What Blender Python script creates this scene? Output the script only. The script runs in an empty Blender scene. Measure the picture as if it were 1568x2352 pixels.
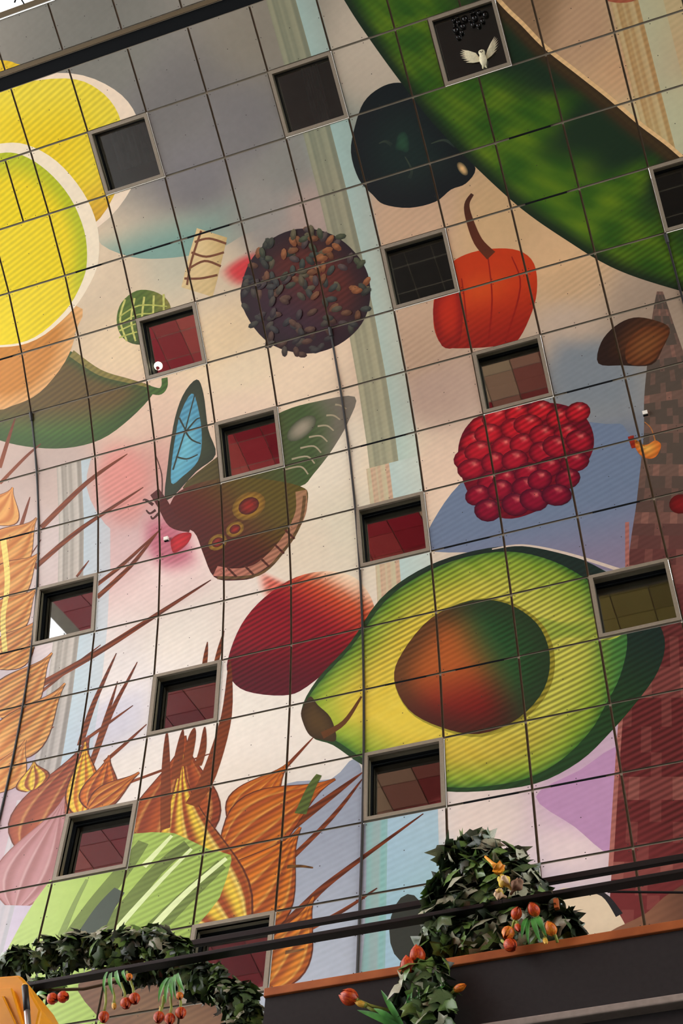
import bpy, math, random
from mathutils import Matrix, Vector
random.seed(7)
C = bpy.context.scene.collection
SC = bpy.context.scene
# ------------------------------------------------------------------ camera, world, exposure
S = 1.5                                   # cladding module, metres
CAM = (13.9968, -17.6971, 1.6)
ROT = ((0.94284785, 0.33049638, 0.04254496), (-0.23566154, 0.75160842, -0.61607501), (-0.23558771, 0.57083879, 0.78653767))
cd = bpy.data.cameras.new('camera'); cam = bpy.data.objects.new('camera', cd); C.objects.link(cam)
cd.sensor_fit = 'VERTICAL'; cd.sensor_height = 36.0; cd.sensor_width = 24.0
cd.lens = 3150.3 / 2352 * 36.0; cd.clip_end = 500
m = Matrix.Identity(4)
for k in range(3):
    m[k][0] = ROT[0][k]; m[k][1] = -ROT[1][k]; m[k][2] = -ROT[2][k]; m[k][3] = CAM[k]
cam.matrix_world = m
SC.camera = cam
world = bpy.data.worlds.new('sky'); SC.world = world; world.use_nodes = True
bgn = world.node_tree.nodes['Background']
bgn.inputs[0].default_value = (0.98, 0.985, 0.97, 1); bgn.inputs[1].default_value = 1.0
SC.view_settings.view_transform = 'Standard'; SC.view_settings.look = 'None'
SC.view_settings.gamma = 1.0; SC.view_settings.use_curve_mapping = False
SC.view_settings.exposure = 2.4
SC.cycles.max_bounces = 6; SC.cycles.diffuse_bounces = 3; SC.cycles.glossy_bounces = 3; SC.cycles.transmission_bounces = 4; SC.cycles.transparent_max_bounces = 6

# ------------------------------------------------------------------ helpers
def lin(c):
    return tuple(((x / 255.0) / 12.92 if x <= 10.3 else (((x / 255.0) + 0.055) / 1.055) ** 2.4) for x in c)
def mix(a, b, t):
    t = max(0.0, min(1.0, t)); return tuple(x + (y - x) * t for x, y in zip(a, b))
def sm(a, b, x):
    t = max(0.0, min(1.0, (x - a) / (b - a))); return t * t * (3 - 2 * t)
def mat(name, col, rough=0.6, metal=0.0, noise=0.0, nscale=8.0, spec=0.5, bump=0.0, emit=None, estr=0.0, col2=None):
    mm = bpy.data.materials.new(name); mm.use_nodes = True
    nt = mm.node_tree; b = nt.nodes['Principled BSDF']
    lc = lin(col)
    b.inputs['Base Color'].default_value = (*lc, 1); b.inputs['Roughness'].default_value = rough
    b.inputs['Metallic'].default_value = metal; b.inputs['Specular IOR Level'].default_value = spec
    if noise or col2 or bump:
        tc = nt.nodes.new('ShaderNodeTexCoord'); n = nt.nodes.new('ShaderNodeTexNoise')
        n.inputs['Scale'].default_value = nscale; n.inputs['Detail'].default_value = 4
        nt.links.new(tc.outputs['Object'], n.inputs['Vector'])
        if noise or col2:
            r = nt.nodes.new('ShaderNodeValToRGB')
            a = tuple(x * (1 - noise) for x in lc); c2 = lin(col2) if col2 else tuple(min(1, x * (1 + noise)) for x in lc)
            r.color_ramp.elements[0].color = (*a, 1); r.color_ramp.elements[1].color = (*c2, 1)
            r.color_ramp.elements[0].position = .32; r.color_ramp.elements[1].position = .68
            nt.links.new(n.outputs['Fac'], r.inputs['Fac']); nt.links.new(r.outputs['Color'], b.inputs['Base Color'])
        if bump:
            bp = nt.nodes.new('ShaderNodeBump'); bp.inputs['Strength'].default_value = bump
            nt.links.new(n.outputs['Fac'], bp.inputs['Height']); nt.links.new(bp.outputs['Normal'], b.inputs['Normal'])
    if emit:
        b.inputs['Emission Color'].default_value = (*lin(emit), 1); b.inputs['Emission Strength'].default_value = estr
    return mm
class MB:
    def __init__(s): s.v = []; s.f = []; s.m = []
    def add(s, vs, fs, mi=0):
        o = len(s.v); s.v += [tuple(p) for p in vs]; s.f += [tuple(i + o for i in f) for f in fs]; s.m += [mi] * len(fs)
    def box(s, a, b, mi=0):
        x0, y0, z0 = a; x1, y1, z1 = b
        s.add([(x0,y0,z0),(x1,y0,z0),(x1,y1,z0),(x0,y1,z0),(x0,y0,z1),(x1,y0,z1),(x1,y1,z1),(x0,y1,z1)],
              [(0,3,2,1),(4,5,6,7),(0,1,5,4),(1,2,6,5),(2,3,7,6),(3,0,4,7)], mi)
    def tube(s, pts, rad, n=8, mi=0, caps=True):
        pts = [Vector(p) for p in pts]; rings = []
        if not hasattr(rad, '__len__'): rad = [rad] * len(pts)
        up = None
        for i, p in enumerate(pts):
            d = (pts[min(i + 1, len(pts) - 1)] - pts[max(i - 1, 0)]).normalized()
            if up is None: up = d.orthogonal().normalized()
            else:
                up = (up - d * up.dot(d)); up = up.normalized() if up.length > 1e-6 else d.orthogonal().normalized()
            w = d.cross(up)
            rings.append([p + (up * math.cos(6.28319 * k / n) + w * math.sin(6.28319 * k / n)) * rad[i] for k in range(n)])
        vs = [q for r in rings for q in r]; fs = []
        for i in range(len(pts) - 1):
            for k in range(n):
                fs.append((i*n+k, i*n+(k+1)%n, (i+1)*n+(k+1)%n, (i+1)*n+k))
        if caps: fs.append(tuple(range(n - 1, -1, -1))); fs.append(tuple((len(pts)-1)*n + k for k in range(n)))
        s.add(vs, fs, mi)
    def ball(s, c, r, n=12, h=8, mi=0, sq=(1,1,1)):
        pts = []; 
        for i in range(h + 1):
            a = math.pi * i / h
            for k in range(n):
                b = 6.28319 * k / n
                pts.append((c[0]+r*sq[0]*math.sin(a)*math.cos(b), c[1]+r*sq[1]*math.sin(a)*math.sin(b), c[2]+r*sq[2]*math.cos(a)))
        s.add(pts, [(i*n+k, (i+1)*n+k, (i+1)*n+(k+1)%n, i*n+(k+1)%n) for i in range(h) for k in range(n)], mi)
    def mesh(s, name, mats, smooth=False):
        me = bpy.data.meshes.new(name); me.from_pydata(s.v, [], s.f)
        for q in (mats if isinstance(mats, (list, tuple)) else [mats]): me.materials.append(q)
        me.polygons.foreach_set('material_index', s.m)
        if smooth: me.polygons.foreach_set('use_smooth', [True] * len(s.f))
        me.update(); return me
    def obj(s, name, mats, parent=None, smooth=False):
        return link(name, s.mesh(name, mats, smooth), parent)
def link(name, data, parent=None):
    o = bpy.data.objects.new(name, data); C.objects.link(o)
    if parent: o.parent = parent
    return o
def tag(o, label=None, cat=None, group=None, kind=None):
    if label: o['label'] = label
    if cat: o['category'] = cat
    if group: o['group'] = group
    if kind: o['kind'] = kind
    return o
def empty(name, loc=(0, 0, 0)):
    o = link(name, None); o.location = loc; return o

# ------------------------------------------------------------------ vault profile: v = panel row (15 = 15.4 m up), u = panel column
PC = (0.33508548, -0.18049713, 1.38462346, -0.73185585)
APEX = -8.0
def theta(v):
    if v >= 15: return 0.0
    if v < 1:
        t1 = theta(1.0); return t1 + (math.pi / 2 - t1) * (1 - v) / (1 - APEX)
    s = (15 - v) / 10; return sum(PC[i] * s ** (i + 1) for i in range(4))
NV = 3300; V0 = APEX; DV = (25.0 - APEX) / NV
PY = [0.0] * (NV + 1); PZ = [0.0] * (NV + 1)
i15 = int(round((15 - V0) / DV)); PZ[i15] = 15.4415
for i in range(i15 - 1, -1, -1):
    t = theta(V0 + (i + .5) * DV); PY[i] = PY[i+1] - math.sin(t) * DV * S; PZ[i] = PZ[i+1] + math.cos(t) * DV * S
for i in range(i15 + 1, NV + 1):
    PZ[i] = PZ[i-1] - DV * S
YAP = PY[0]
def prof(v):
    if v < APEX:
        y, z = prof(2 * APEX - v); return 2 * YAP - y, z
    x = (v - V0) / DV; i = max(0, min(NV - 1, int(x))); a = x - i
    return PY[i] * (1 - a) + PY[i+1] * a, PZ[i] * (1 - a) + PZ[i+1] * a
def frame(u0, u1, v0, v1):
    """matrix of a flat cell: local x along the hall, y up the vault, z into the hall; origin at its centre; also width and height"""
    ya, za = prof(v0); yb, zb = prof(v1)
    up = Vector((0, ya - yb, za - zb)); h = up.length; up.normalize()
    x = Vector((1, 0, 0)); n = x.cross(up)
    c = Vector(((u0 + u1) / 2 * S, (ya + yb) / 2, (za + zb) / 2))
    M = Matrix.Identity(4)
    for k in range(3): M[k][0] = x[k]; M[k][1] = up[k]; M[k][2] = n[k]; M[k][3] = c[k]
    return M, (u1 - u0) * S, h

# ------------------------------------------------------------------ materials
M_back = mat('joint_metal', (140, 130, 112), .55, .0, .12, 3)
M_frame = mat('window_frame_metal', (138, 128, 112), .5, .1, .06, 20)
M_reveal = mat('reveal_metal', (104, 98, 78), .6, 0, .08, 10)
M_black = mat('black_gasket', (14, 17, 20), .8, spec=.12)
M_edge = mat('panel_edge', (100, 92, 80), .6)
M_cable = mat('black_cable', (18, 18, 22), .5)
def print_material():
    mm = bpy.data.materials.new('printed_perforated_panel'); mm.use_nodes = True
    nt = mm.node_tree; b = nt.nodes['Principled BSDF']; N = nt.nodes.new; L = nt.links.new
    at = N('ShaderNodeAttribute'); at.attribute_name = 'ink'
    uv = N('ShaderNodeUVMap'); uv.uv_map = 'mural'
    # moire of the punched holes: fine slanting stripes that come and go over the wall
    mp = N('ShaderNodeMapping'); mp.inputs['Rotation'].default_value = (0, 0, math.radians(STRIPE_ANGLE))
    L(uv.outputs['UV'], mp.inputs['Vector'])
    nd = N('ShaderNodeTexNoise'); nd.inputs['Scale'].default_value = .35; nd.inputs['Detail'].default_value = 1
    L(uv.outputs['UV'], nd.inputs['Vector'])
    w = N('ShaderNodeTexWave'); w.wave_type = 'BANDS'; w.bands_direction = 'Y'; w.inputs['Scale'].default_value = STRIPE_SCALE
    L(mp.outputs['Vector'], w.inputs['Vector'])
    ph = N('ShaderNodeMath'); ph.operation = 'MULTIPLY'; ph.inputs[1].default_value = 9.0
    L(nd.outputs['Fac'], ph.inputs[0]); L(ph.outputs[0], w.inputs['Phase Offset'])
    n2 = N('ShaderNodeTexNoise'); n2.inputs['Scale'].default_value = .3; n2.inputs['Detail'].default_value = 1
    off = N('ShaderNodeMapping'); off.inputs['Location'].default_value = (3.3, 1.7, 0); L(uv.outputs['UV'], off.inputs['Vector']); L(off.outputs['Vector'], n2.inputs['Vector'])
    rm = N('ShaderNodeMapRange'); rm.inputs['From Min'].default_value = .36; rm.inputs['From Max'].default_value = .56
    L(n2.outputs['Fac'], rm.inputs['Value'])
    sub = N('ShaderNodeMath'); sub.operation = 'MULTIPLY'; L(rm.outputs['Result'], sub.inputs[0]); L(w.outputs['Fac'], sub.inputs[1])
    # stripes show on strong colours, fade on near-white ink
    sh = N('ShaderNodeSeparateColor'); sh.mode = 'HSV'; L(at.outputs['Color'], sh.inputs['Color'])
    rs = N('ShaderNodeMapRange'); rs.inputs['From Min'].default_value = .45; rs.inputs['From Max'].default_value = .85
    rs.inputs['To Min'].default_value = .05; rs.inputs['To Max'].default_value = .5
    L(sh.outputs[1], rs.inputs['Value'])
    sx = N('ShaderNodeSeparateXYZ'); L(uv.outputs['UV'], sx.inputs[0])
    rv = N('ShaderNodeMapRange'); rv.inputs['From Min'].default_value = -4.5; rv.inputs['From Max'].default_value = -9; rv.inputs['To Min'].default_value = .45; rv.inputs['To Max'].default_value = 1.25
    L(sx.outputs['Y'], rv.inputs['Value'])
    a0 = N('ShaderNodeMath'); a0.operation = 'MULTIPLY'; L(sub.outputs[0], a0.inputs[0]); L(rs.outputs['Result'], a0.inputs[1])
    am = N('ShaderNodeMath'); am.operation = 'MULTIPLY'; L(a0.outputs[0], am.inputs[0]); L(rv.outputs['Result'], am.inputs[1])
    # faint mottling of the ink
    n3 = N('ShaderNodeTexNoise'); n3.inputs['Scale'].default_value = 9; n3.inputs['Detail'].default_value = 5
    L(uv.outputs['UV'], n3.inputs['Vector'])
    r3 = N('ShaderNodeMapRange'); r3.inputs['To Min'].default_value = .9; r3.inputs['To Max'].default_value = 1.08; L(n3.outputs['Fac'], r3.inputs['Value'])
    one = N('ShaderNodeMath'); one.operation = 'SUBTRACT'; one.inputs[0].default_value = 1; L(am.outputs[0], one.inputs[1])
    tot = N('ShaderNodeMath'); tot.operation = 'MULTIPLY'; L(one.outputs[0], tot.inputs[0]); L(r3.outputs['Result'], tot.inputs[1])
    vm = N('ShaderNodeVectorMath'); vm.operation = 'SCALE'; L(at.outputs['Color'], vm.inputs[0]); L(tot.outputs[0], vm.inputs['Scale'])
    L(vm.outputs['Vector'], b.inputs['Base Color'])
    b.inputs['Roughness'].default_value = .42; b.inputs['Specular IOR Level'].default_value = .35
    return mm
STRIPE_ANGLE = -20.0; STRIPE_SCALE = 4.0
M_print = print_material()
def glass_material(name, base, tint):
    mm = bpy.data.materials.new(name); mm.use_nodes = True
    nt = mm.node_tree; nt.nodes.clear(); N = nt.nodes.new; L = nt.links.new
    o = N('ShaderNodeOutputMaterial'); t = N('ShaderNodeBsdfTransparent'); g = N('ShaderNodeBsdfGlossy')
    t.inputs[0].default_value = (*tint, 1); g.inputs['Roughness'].default_value = .015; g.inputs['Color'].default_value = (.95, .95, .95, 1)
    fr = N('ShaderNodeFresnel'); fr.inputs['IOR'].default_value = 1.55
    ad = N('ShaderNodeMath'); ad.operation = 'ADD'; ad.inputs[1].default_value = base; ad.use_clamp = True
    L(fr.outputs[0], ad.inputs[0]); mx = N('ShaderNodeMixShader'); L(ad.outputs[0], mx.inputs[0]); L(t.outputs[0], mx.inputs[1]); L(g.outputs[0], mx.inputs[2])
    L(mx.outputs[0], o.inputs['Surface']); return mm
M_glass = glass_material('window_glass', .16, (.85, .88, .88))

# ------------------------------------------------------------------ the printed cladding: a painter in wall coordinates (u, v)
PRIMS = []          # each: list of convex polygons [(u, v, (r, g, b)), ...]
BGS = [
(3.44,2.08,(122,120,118)), (2.74,0.86,(126,126,118)), (5.09,1.34,(146,140,126)), (4.40,2.71,(122,120,120)), (4.82,3.51,(134,134,128)), (3.49,3.11,(124,122,124)),
(6.51,2.37,(196,184,164)), (5.77,3.33,(150,160,150)), (9.67,2.81,(196,160,126)), (10.12,3.52,(214,172,130)), (10.45,2.93,(206,186,140)), (10.44,4.26,(206,196,150)),
(8.85,2.29,(150,120,90)), (1.70,4.25,(220,200,170)), (3.38,5.72,(240,214,172)), (1.85,5.29,(230,206,168)), (3.57,6.28,(240,220,186)), (3.31,4.64,(226,206,176)),
(2.95,4.33,(200,196,172)), (5.01,4.11,(170,150,140)), (4.49,3.95,(150,146,140)), (6.59,4.71,(214,178,146)), (7.83,5.09,(214,178,132)), (6.24,6.69,(202,170,142)),
(6.38,7.45,(196,168,150)), (8.51,6.33,(206,172,132)), (8.47,5.97,(226,186,140)), (8.39,6.92,(190,170,150)), (8.52,7.81,(136,144,148)), (8.51,9.53,(110,124,146)),
(9.49,6.98,(170,150,130)), (5.61,8.31,(242,224,194)), (6.21,8.70,(238,210,184)), (4.51,6.54,(238,214,184)), (4.22,9.38,(232,218,194)), (4.88,9.20,(228,220,196)),
(4.71,8.12,(236,226,204)), (1.66,6.47,(226,196,172)), (1.56,7.54,(218,160,148)), (0.47,7.25,(196,176,166)), (0.23,8.30,(202,188,184)), (1.46,8.63,(222,190,188)),
(2.23,9.43,(238,214,208)), (2.39,10.36,(242,234,222)), (3.63,12.45,(242,234,222)), (3.30,10.23,(238,226,214)), (3.61,12.03,(242,236,224)), (2.53,11.48,(238,232,224)),
(1.45,11.57,(206,206,218)), (1.31,10.88,(232,226,222)), (0.14,11.61,(176,168,184)), (0.30,13.03,(206,180,188)), (0.66,14.08,(178,150,166)), (0.98,14.45,(204,176,190)),
(1.84,12.57,(236,230,222)), (3.43,12.94,(240,230,216)), (4.23,12.73,(242,234,222)), (4.30,14.22,(156,166,180)), (4.40,15.67,(168,178,192)), (6.37,14.37,(236,218,208)),
(7.30,14.93,(226,206,206)), (7.59,14.35,(204,170,196)), (7.04,15.21,(200,186,196)), (5.61,14.79,(176,204,214)), (5.61,15.89,(170,196,210)), (5.27,15.29,(160,200,196)),
(3.47,6.97,(236,210,184)), (6.51,16.54,(180,160,150)), (2.38,15.84,(160,150,100)), (1.53,8.13,(214,170,166))
]
def bgc(u, v):
    sw = 0; acc = [0, 0, 0]
    for (a, b, c) in BGS:
        d2 = (u - a) ** 2 + (v - b) ** 2 + .02
        w = 1.0 / (d2 * d2); sw += w
        for k in range(3): acc[k] += c[k] * w
    n = .5 + .25 * math.sin(1.7 * u + 2.1 * math.sin(v * .9)) + .25 * math.sin(2.3 * v + 1.6 * math.sin(u * 1.3 + v))
    f = .95 + .09 * n
    return tuple(min(250, x / sw * f) for x in acc)
def spline(p, k=4, closed=True):
    n = len(p); out = []
    rng = range(n) if closed else range(n - 1)
    for i in rng:
        if closed: a, b, c, d = p[i-1], p[i], p[(i+1) % n], p[(i+2) % n]
        else: a, b, c, d = p[max(i-1, 0)], p[i], p[i+1], p[min(i+2, n-1)]
        for j in range(k):
            t = j / k; t2 = t*t; t3 = t2*t
            out.append(tuple(.5 * (2*b[e] + (c[e]-a[e])*t + (2*a[e]-5*b[e]+4*c[e]-d[e])*t2 + (3*b[e]-a[e]-3*c[e]+d[e])*t3) for e in (0, 1)))
    if not closed: out.append(p[-1])
    return out
def blob(p, cf, rings=5, k=4, center=None, raw=False, inner=1.0, soft=False):
    """filled closed outline; cf(t, x, y): t 0 centre..1 edge, x right / y down in -1..1 of its box"""
    q = p if raw else spline(p, k)
    us = [a for a, b in q]; vs = [b for a, b in q]
    cu, cv = center or (sum(us) / len(us), sum(vs) / len(vs))
    hu = (max(us) - min(us)) / 2 or 1; hv = (max(vs) - min(vs)) / 2 or 1; mu = (max(us) + min(us)) / 2; mv = (max(vs) + min(vs)) / 2
    polys = []; prev = None
    for r in range(rings + 1):
        t = r / rings
        row = []
        for (a, b) in q:
            x = cu + (a - cu) * t * inner; y = cv + (b - cv) * t * inner
            c = cf(t, (x - mu) / hu, (y - mv) / hv)
            if soft: c = mix(c, bgc(x, y), soft(t, (x - mu) / hu, (y - mv) / hv) if callable(soft) else sm(.35, 1, t))
            row.append((x, y, c))
            if r == 0: break
        if r == 1:
            for i in range(len(q)): polys.append([prev[0], row[i], row[(i+1) % len(q)]])
        elif r > 1:
            for i in range(len(q)): j = (i+1) % len(q); polys.append([prev[i], row[i], row[j], prev[j]])
        prev = row
    PRIMS.append(polys)
def flat(c, e=None, pw=2.0):
    e = e or c
    return lambda t, x, y: mix(c, e, t ** pw)
def strip(A, B, cf, n=24, m=8, hard=False):
    A = spline(A, 12, False); B = spline(B, 12, False)
    def at(P, t):
        x = t * (len(P) - 1); i = min(len(P) - 2, int(x)); a = x - i
        return (P[i][0]*(1-a)+P[i+1][0]*a, P[i][1]*(1-a)+P[i+1][1]*a)
    polys = []
    def pt(i, j):
        a = at(A, i / n); b = at(B, i / n); s = j / m
        return (a[0]+(b[0]-a[0])*s, a[1]+(b[1]-a[1])*s)
    for i in range(n):
        for j in range(m):
            qs = [(i, j), (i+1, j), (i+1, j+1), (i, j+1)]
            if hard: c = cf((i+.5)/n, (j+.5)/m); polys.append([(*pt(*q), c) for q in qs])
            else: polys.append([(*pt(*q), cf(q[0]/n, q[1]/m)) for q in qs])
    PRIMS.append(polys)
def stroke(p, w0, w1, c0, c1=None, k=5, wm=None):
    q = spline(p, k, False) if len(p) > 2 else [(p[0][0]+(p[1][0]-p[0][0])*t/4, p[0][1]+(p[1][1]-p[0][1])*t/4) for t in range(5)]
    n = len(q); rows = []; c1 = c1 or c0
    for i, (a, b) in enumerate(q):
        x0, y0 = q[max(0, i-1)]; x1, y1 = q[min(n-1, i+1)]
        dx, dy = x1-x0, y1-y0; l = math.hypot(dx, dy) or 1; t = i / (n-1)
        w = (w0 + (w1-w0)*t) / 2
        if wm: w = ((1-t)**2*w0 + 2*t*(1-t)*wm*2 + t*t*w1) / 2
        c = mix(c0, c1, t)
        rows.append(((a - dy/l*w, b + dx/l*w, c), (a + dy/l*w, b - dx/l*w, c)))
    PRIMS.append([[rows[i][0], rows[i+1][0], rows[i+1][1], rows[i][1]] for i in range(n-1)])
def husk(base, tip, w, ca, cb, ns=4, bend=0.0, light=None, line=(104,46,20)):
    """a folded grain husk: broad near its base, drawn out to a point at its tip"""
    bx, by = base; tx, ty = tip; dx, dy = tx-bx, ty-by; l = math.hypot(dx, dy); nx, ny = -dy/l, dx/l
    light = light or mix(ca, (255, 226, 130), .5)
    for grow in (1, 0):
        A = []; B = []
        for i in range(11):
            t = i / 10
            k = math.sin(math.pi / 2 * min(1, .12 + t / .34)) ** .8 if t < .3 else (.5 + .5 * math.cos(math.pi * (t - .3) / .7)) ** .9
            ww = w * .62 * k + (.028 * (1 - .7*t) if grow else 0) + .012
            o = bend * math.sin(math.pi * t)
            cx, cy = bx+dx*t+nx*o, by+dy*t+ny*o
            A.append((cx+nx*ww, cy+ny*ww)); B.append((cx-nx*ww, cy-ny*ww))
        if grow: strip(A, B, lambda t, s_: line, 14, 1)
        else: strip(A, B, lambda t, s_: mix(mix(ca, cb, .5 + .5*math.sin(s_*ns*6.283 + .6)), light, .8 * sm(.8, .97, math.sin(s_*ns*6.283 - 1.0)) * sm(1, .5, t)), 14, ns*8)
def rot_ell(c, a, b, ang, n=16):
    ca, sa = math.cos(ang), math.sin(ang)
    return [(c[0]+a*math.cos(t)*ca-b*math.sin(t)*sa, c[1]+a*math.cos(t)*sa+b*math.sin(t)*ca) for t in [6.28319*i/n for i in range(n)]]

# ---- pillars of the backdrop
def pillar(u0, u1, u2, v0, v1, ca, cb, cc):
    strip([(u0, v0), (u0, v1)], [(u1, v0), (u1, v1)], lambda t, s: mix(mix(ca, cb, .5+.5*math.sin(s*19+math.sin(s*31))), bgc(u0, v0+(v1-v0)*t), .25), 30, 14)
    strip([(u1, v0), (u1, v1)], [(u2, v0), (u2, v1)], lambda t, s: mix(cc, bgc(u1, v0+(v1-v0)*t), .25+.25*s), 20, 4)
pillar(5.27, 5.70, 6.02, 0, 8.4, (120,128,104), (156,158,126), (168,206,200))
pillar(5.22, 5.56, 6.0, 8.4, 13, (206,160,130), (196,190,150), (176,212,212))
pillar(.34, .76, 1.2, 7.0, 12.6, (134,132,120), (196,192,180), (180,210,222))
pillar(.2, .55, 1.15, 12.6, 15, (180,190,194), (206,206,208), (206,204,222))
pillar(10.05, 10.42, 10.75, 0, 6.0, (180,140,84), (206,186,136), (190,196,164))
pillar(4.83, 5.3, 5.9, 13.6, 18, (130,190,184), (150,176,172), (160,196,216))
pillar(.1, .5, .9, -1, 1.5, (130,134,126), (120,124,118), (150,196,180))

# ---- cloud shapes
blob([(1.684,3.598),(2.329,3.312),(3.219,3.300),(4.173,3.516),(4.587,4.117),(3.992,4.216),(3.538,4.304),(2.824,4.236),(2.135,4.023)], lambda t,x,y: mix((126,164,152),(134,150,142),sm(-.2,.9,x)), 9, soft=lambda t,x,y: max(sm(.5,-.7,y), sm(.1,.9,x)))
blob([(3.456,4.650),(3.929,4.474),(4.338,4.560),(4.108,4.944),(3.668,4.991)], flat((214,62,66)), 6, soft=True)
blob([(3.499,9.623),(3.885,9.875),(4.199,10.181),(3.943,10.404),(3.560,10.081)], flat((235,120,100)), 5, soft=True)
blob([(1.110,6.754),(1.621,6.820),(1.997,7.511),(1.814,8.350),(1.244,8.346),(0.832,7.491)], flat((226,150,140)), 6, soft=True)
blob([(1.748,8.183),(2.377,8.354),(2.702,9.332),(2.090,9.391),(1.668,8.757)], flat((196,110,128)), 6, soft=True)
blob([(5.954,9.942),(6.157,9.416),(6.680,8.911),(7.438,8.773),(8.680,8.571),(8.945,9.666),(8.498,10.971),(7.492,10.532),(6.652,10.215)], lambda t,x,y: mix((112,130,156),(136,126,150),sm(0,1,y)), 4)
blob([(8.055,7.024),(8.540,7.101),(9.361,7.567),(9.127,8.709),(8.110,8.396),(7.844,7.812)], flat((128,138,146)), 6, soft=True)
blob([(7.031,14.103),(7.547,13.859),(8.061,13.676),(7.975,14.734),(7.755,15.025),(7.424,14.609)], lambda t,x,y: (190,146,186), 3)
blob([(3.787,13.480),(4.023,13.211),(4.586,13.278),(4.971,13.207),(5.024,16.090),(4.428,16.139),(3.938,16.106),(4.044,15.048),(4.083,14.171)], lambda t,x,y: mix((150,160,176),(176,186,200),sm(-.6,.8,y)), 5)
# ---- plain tower at the right
strip([(9.693,6.830),(9.523,7.265),(9.208,8.303),(9.062,8.978),(8.786,9.979),(8.466,11.174),(8.053,13.549),(7.759,15.193),(7.617,16.056)], [(9.772,6.855),(9.799,7.352),(9.843,8.359),(9.723,9.185),(9.542,10.211),(9.333,11.431),(9.053,13.802),(8.859,15.428),(8.713,16.262)],
      lambda t, s: mix(mix((84,74,66),(112,44,46),sm(.42,.75,t)), (176,120,104), (.3 if int(t*46) % 4 == 0 else 0) + (.25 if int(s*9+int(t*46)*2.3) % 4 == 0 else 0) - 0), 46, 9, hard=True)
stroke([(8.609,10.287),(8.277,12.300),(8.013,13.664),(7.746,15.190)], .05, .05, (176,110,100))
# ---- yellow discs, orange round, green pod (left edge)
blob([(-0.077,0.244),(0.969,0.558),(1.224,0.699),(1.350,0.772),(1.164,0.869),(-0.179,0.520)], flat((240,200,30)), 2)
Y1 = [(-0.213,0.613),(0.877,0.814),(1.997,1.081),(2.608,1.520),(2.831,2.012),(2.711,2.532),(2.432,3.011),(1.756,3.423),(0.760,3.485),(-0.724,2.700)]
blob(Y1, flat((250,226,200)), 2)
blob([(-0.247,0.705),(0.843,0.912),(1.904,1.133),(2.359,1.443),(2.560,1.889),(2.473,2.392),(2.216,2.933),(1.631,3.386),(0.708,3.399),(-0.724,2.700)], lambda t,x,y: mix(mix((250,214,10),(250,226,60),sm(0,.9,t)),(214,160,30),sm(.35,1,y)), 5)
blob([(0.102,4.874),(0.844,5.210),(1.192,5.595),(1.667,5.900),(2.024,6.086),(2.073,6.252),(1.651,6.550),(1.125,6.758),(0.512,6.739),(-0.153,6.531),(-0.740,6.212),(-1.454,5.622),(-1.330,4.918)], lambda t,x,y: mix(mix((106,84,34),(64,112,36),sm(.1,.8,y-.4*x)),(52,84,26),sm(.6,1,t)), 6)
stroke([(0.839,5.237),(1.255,5.670),(1.734,5.948),(2.041,6.120)], .12, .04, (140,128,60))
stroke([(1.986,6.141),(2.177,6.244),(2.273,6.184),(2.294,6.046)], .12, .1, (66,104,34))
blob([(1.037,4.488),(0.961,4.932),(0.704,5.344),(0.196,5.714),(-0.297,5.800),(-0.681,5.755),(-1.626,5.206),(-0.973,4.068)], lambda t,x,y: mix((210,138,52),(236,180,116),sm(.55,1,t)), 5)
Y2 = [(-0.673,1.865),(0.093,1.709),(0.549,1.742),(0.963,1.881),(1.369,2.266),(1.644,2.832),(1.729,3.414),(1.600,3.939),(1.307,4.315),(0.916,4.611),(0.293,4.854),(-0.353,4.806),(-1.467,4.441)]
blob(Y2, flat((250,232,204)), 2)
blob([(-0.741,2.056),(0.026,1.898),(0.500,1.880),(0.842,2.011),(1.171,2.359),(1.412,2.847),(1.500,3.418),(1.416,3.886),(1.224,4.220),(0.870,4.548),(0.270,4.812),(-0.346,4.772),(-1.464,4.427)], lambda t,x,y: mix((252,222,8),(186,200,20),sm(.6,1,t)*sm(.1,.7,x-.5*y)), 9)
# ---- striped sweet
SW = [(3.291,3.899),(3.727,4.180),(3.433,4.748),(3.291,5.002),(2.835,4.716),(3.090,4.230)]
blob(SW, lambda t,x,y: mix((226,200,146),(196,168,110),sm(-.2,1,x+.3*y)), 3, raw=True)
for a in ([(3.204,4.096),(3.441,4.110),(3.692,4.266)], [(3.117,4.238),(3.333,4.370),(3.626,4.386)], [(2.986,4.479),(3.290,4.427),(3.530,4.581)], [(2.914,4.598),(3.161,4.670),(3.445,4.696)], [(2.932,4.709),(3.085,4.368),(3.348,3.958)]): stroke(a, .035, .035, (120,72,44))
# ---- small netted green ball
G1 = [(1.684,4.920),(1.827,4.676),(2.114,4.566),(2.391,4.659),(2.570,4.852),(2.576,5.066),(2.425,5.379),(2.154,5.446),(1.871,5.366),(1.706,5.177)]
blob(G1, lambda t,x,y: mix(mix((86,112,36),(60,84,26),sm(.2,1,y)),(160,140,70),sm(.1,1,x)*.7), 4)
for a in [[(1.894,4.645),(1.740,4.936),(1.787,5.300)], [(2.053,4.669),(1.917,4.986),(1.929,5.340)], [(2.212,4.693),(2.093,5.036),(2.070,5.379)], [(2.370,4.717),(2.269,5.086),(2.211,5.419)], [(2.528,4.741),(2.443,5.135),(2.351,5.458)]]: stroke(a, .035, .03, (206,206,110))
for a in [[(1.736,4.885),(2.098,4.803),(2.543,4.943)], [(1.713,4.993),(2.069,4.937),(2.517,5.064)], [(1.691,5.101),(2.041,5.071),(2.492,5.185)], [(1.670,5.210),(2.014,5.206),(2.468,5.306)]]: stroke(a, .025, .02, (190,196,96))
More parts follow.
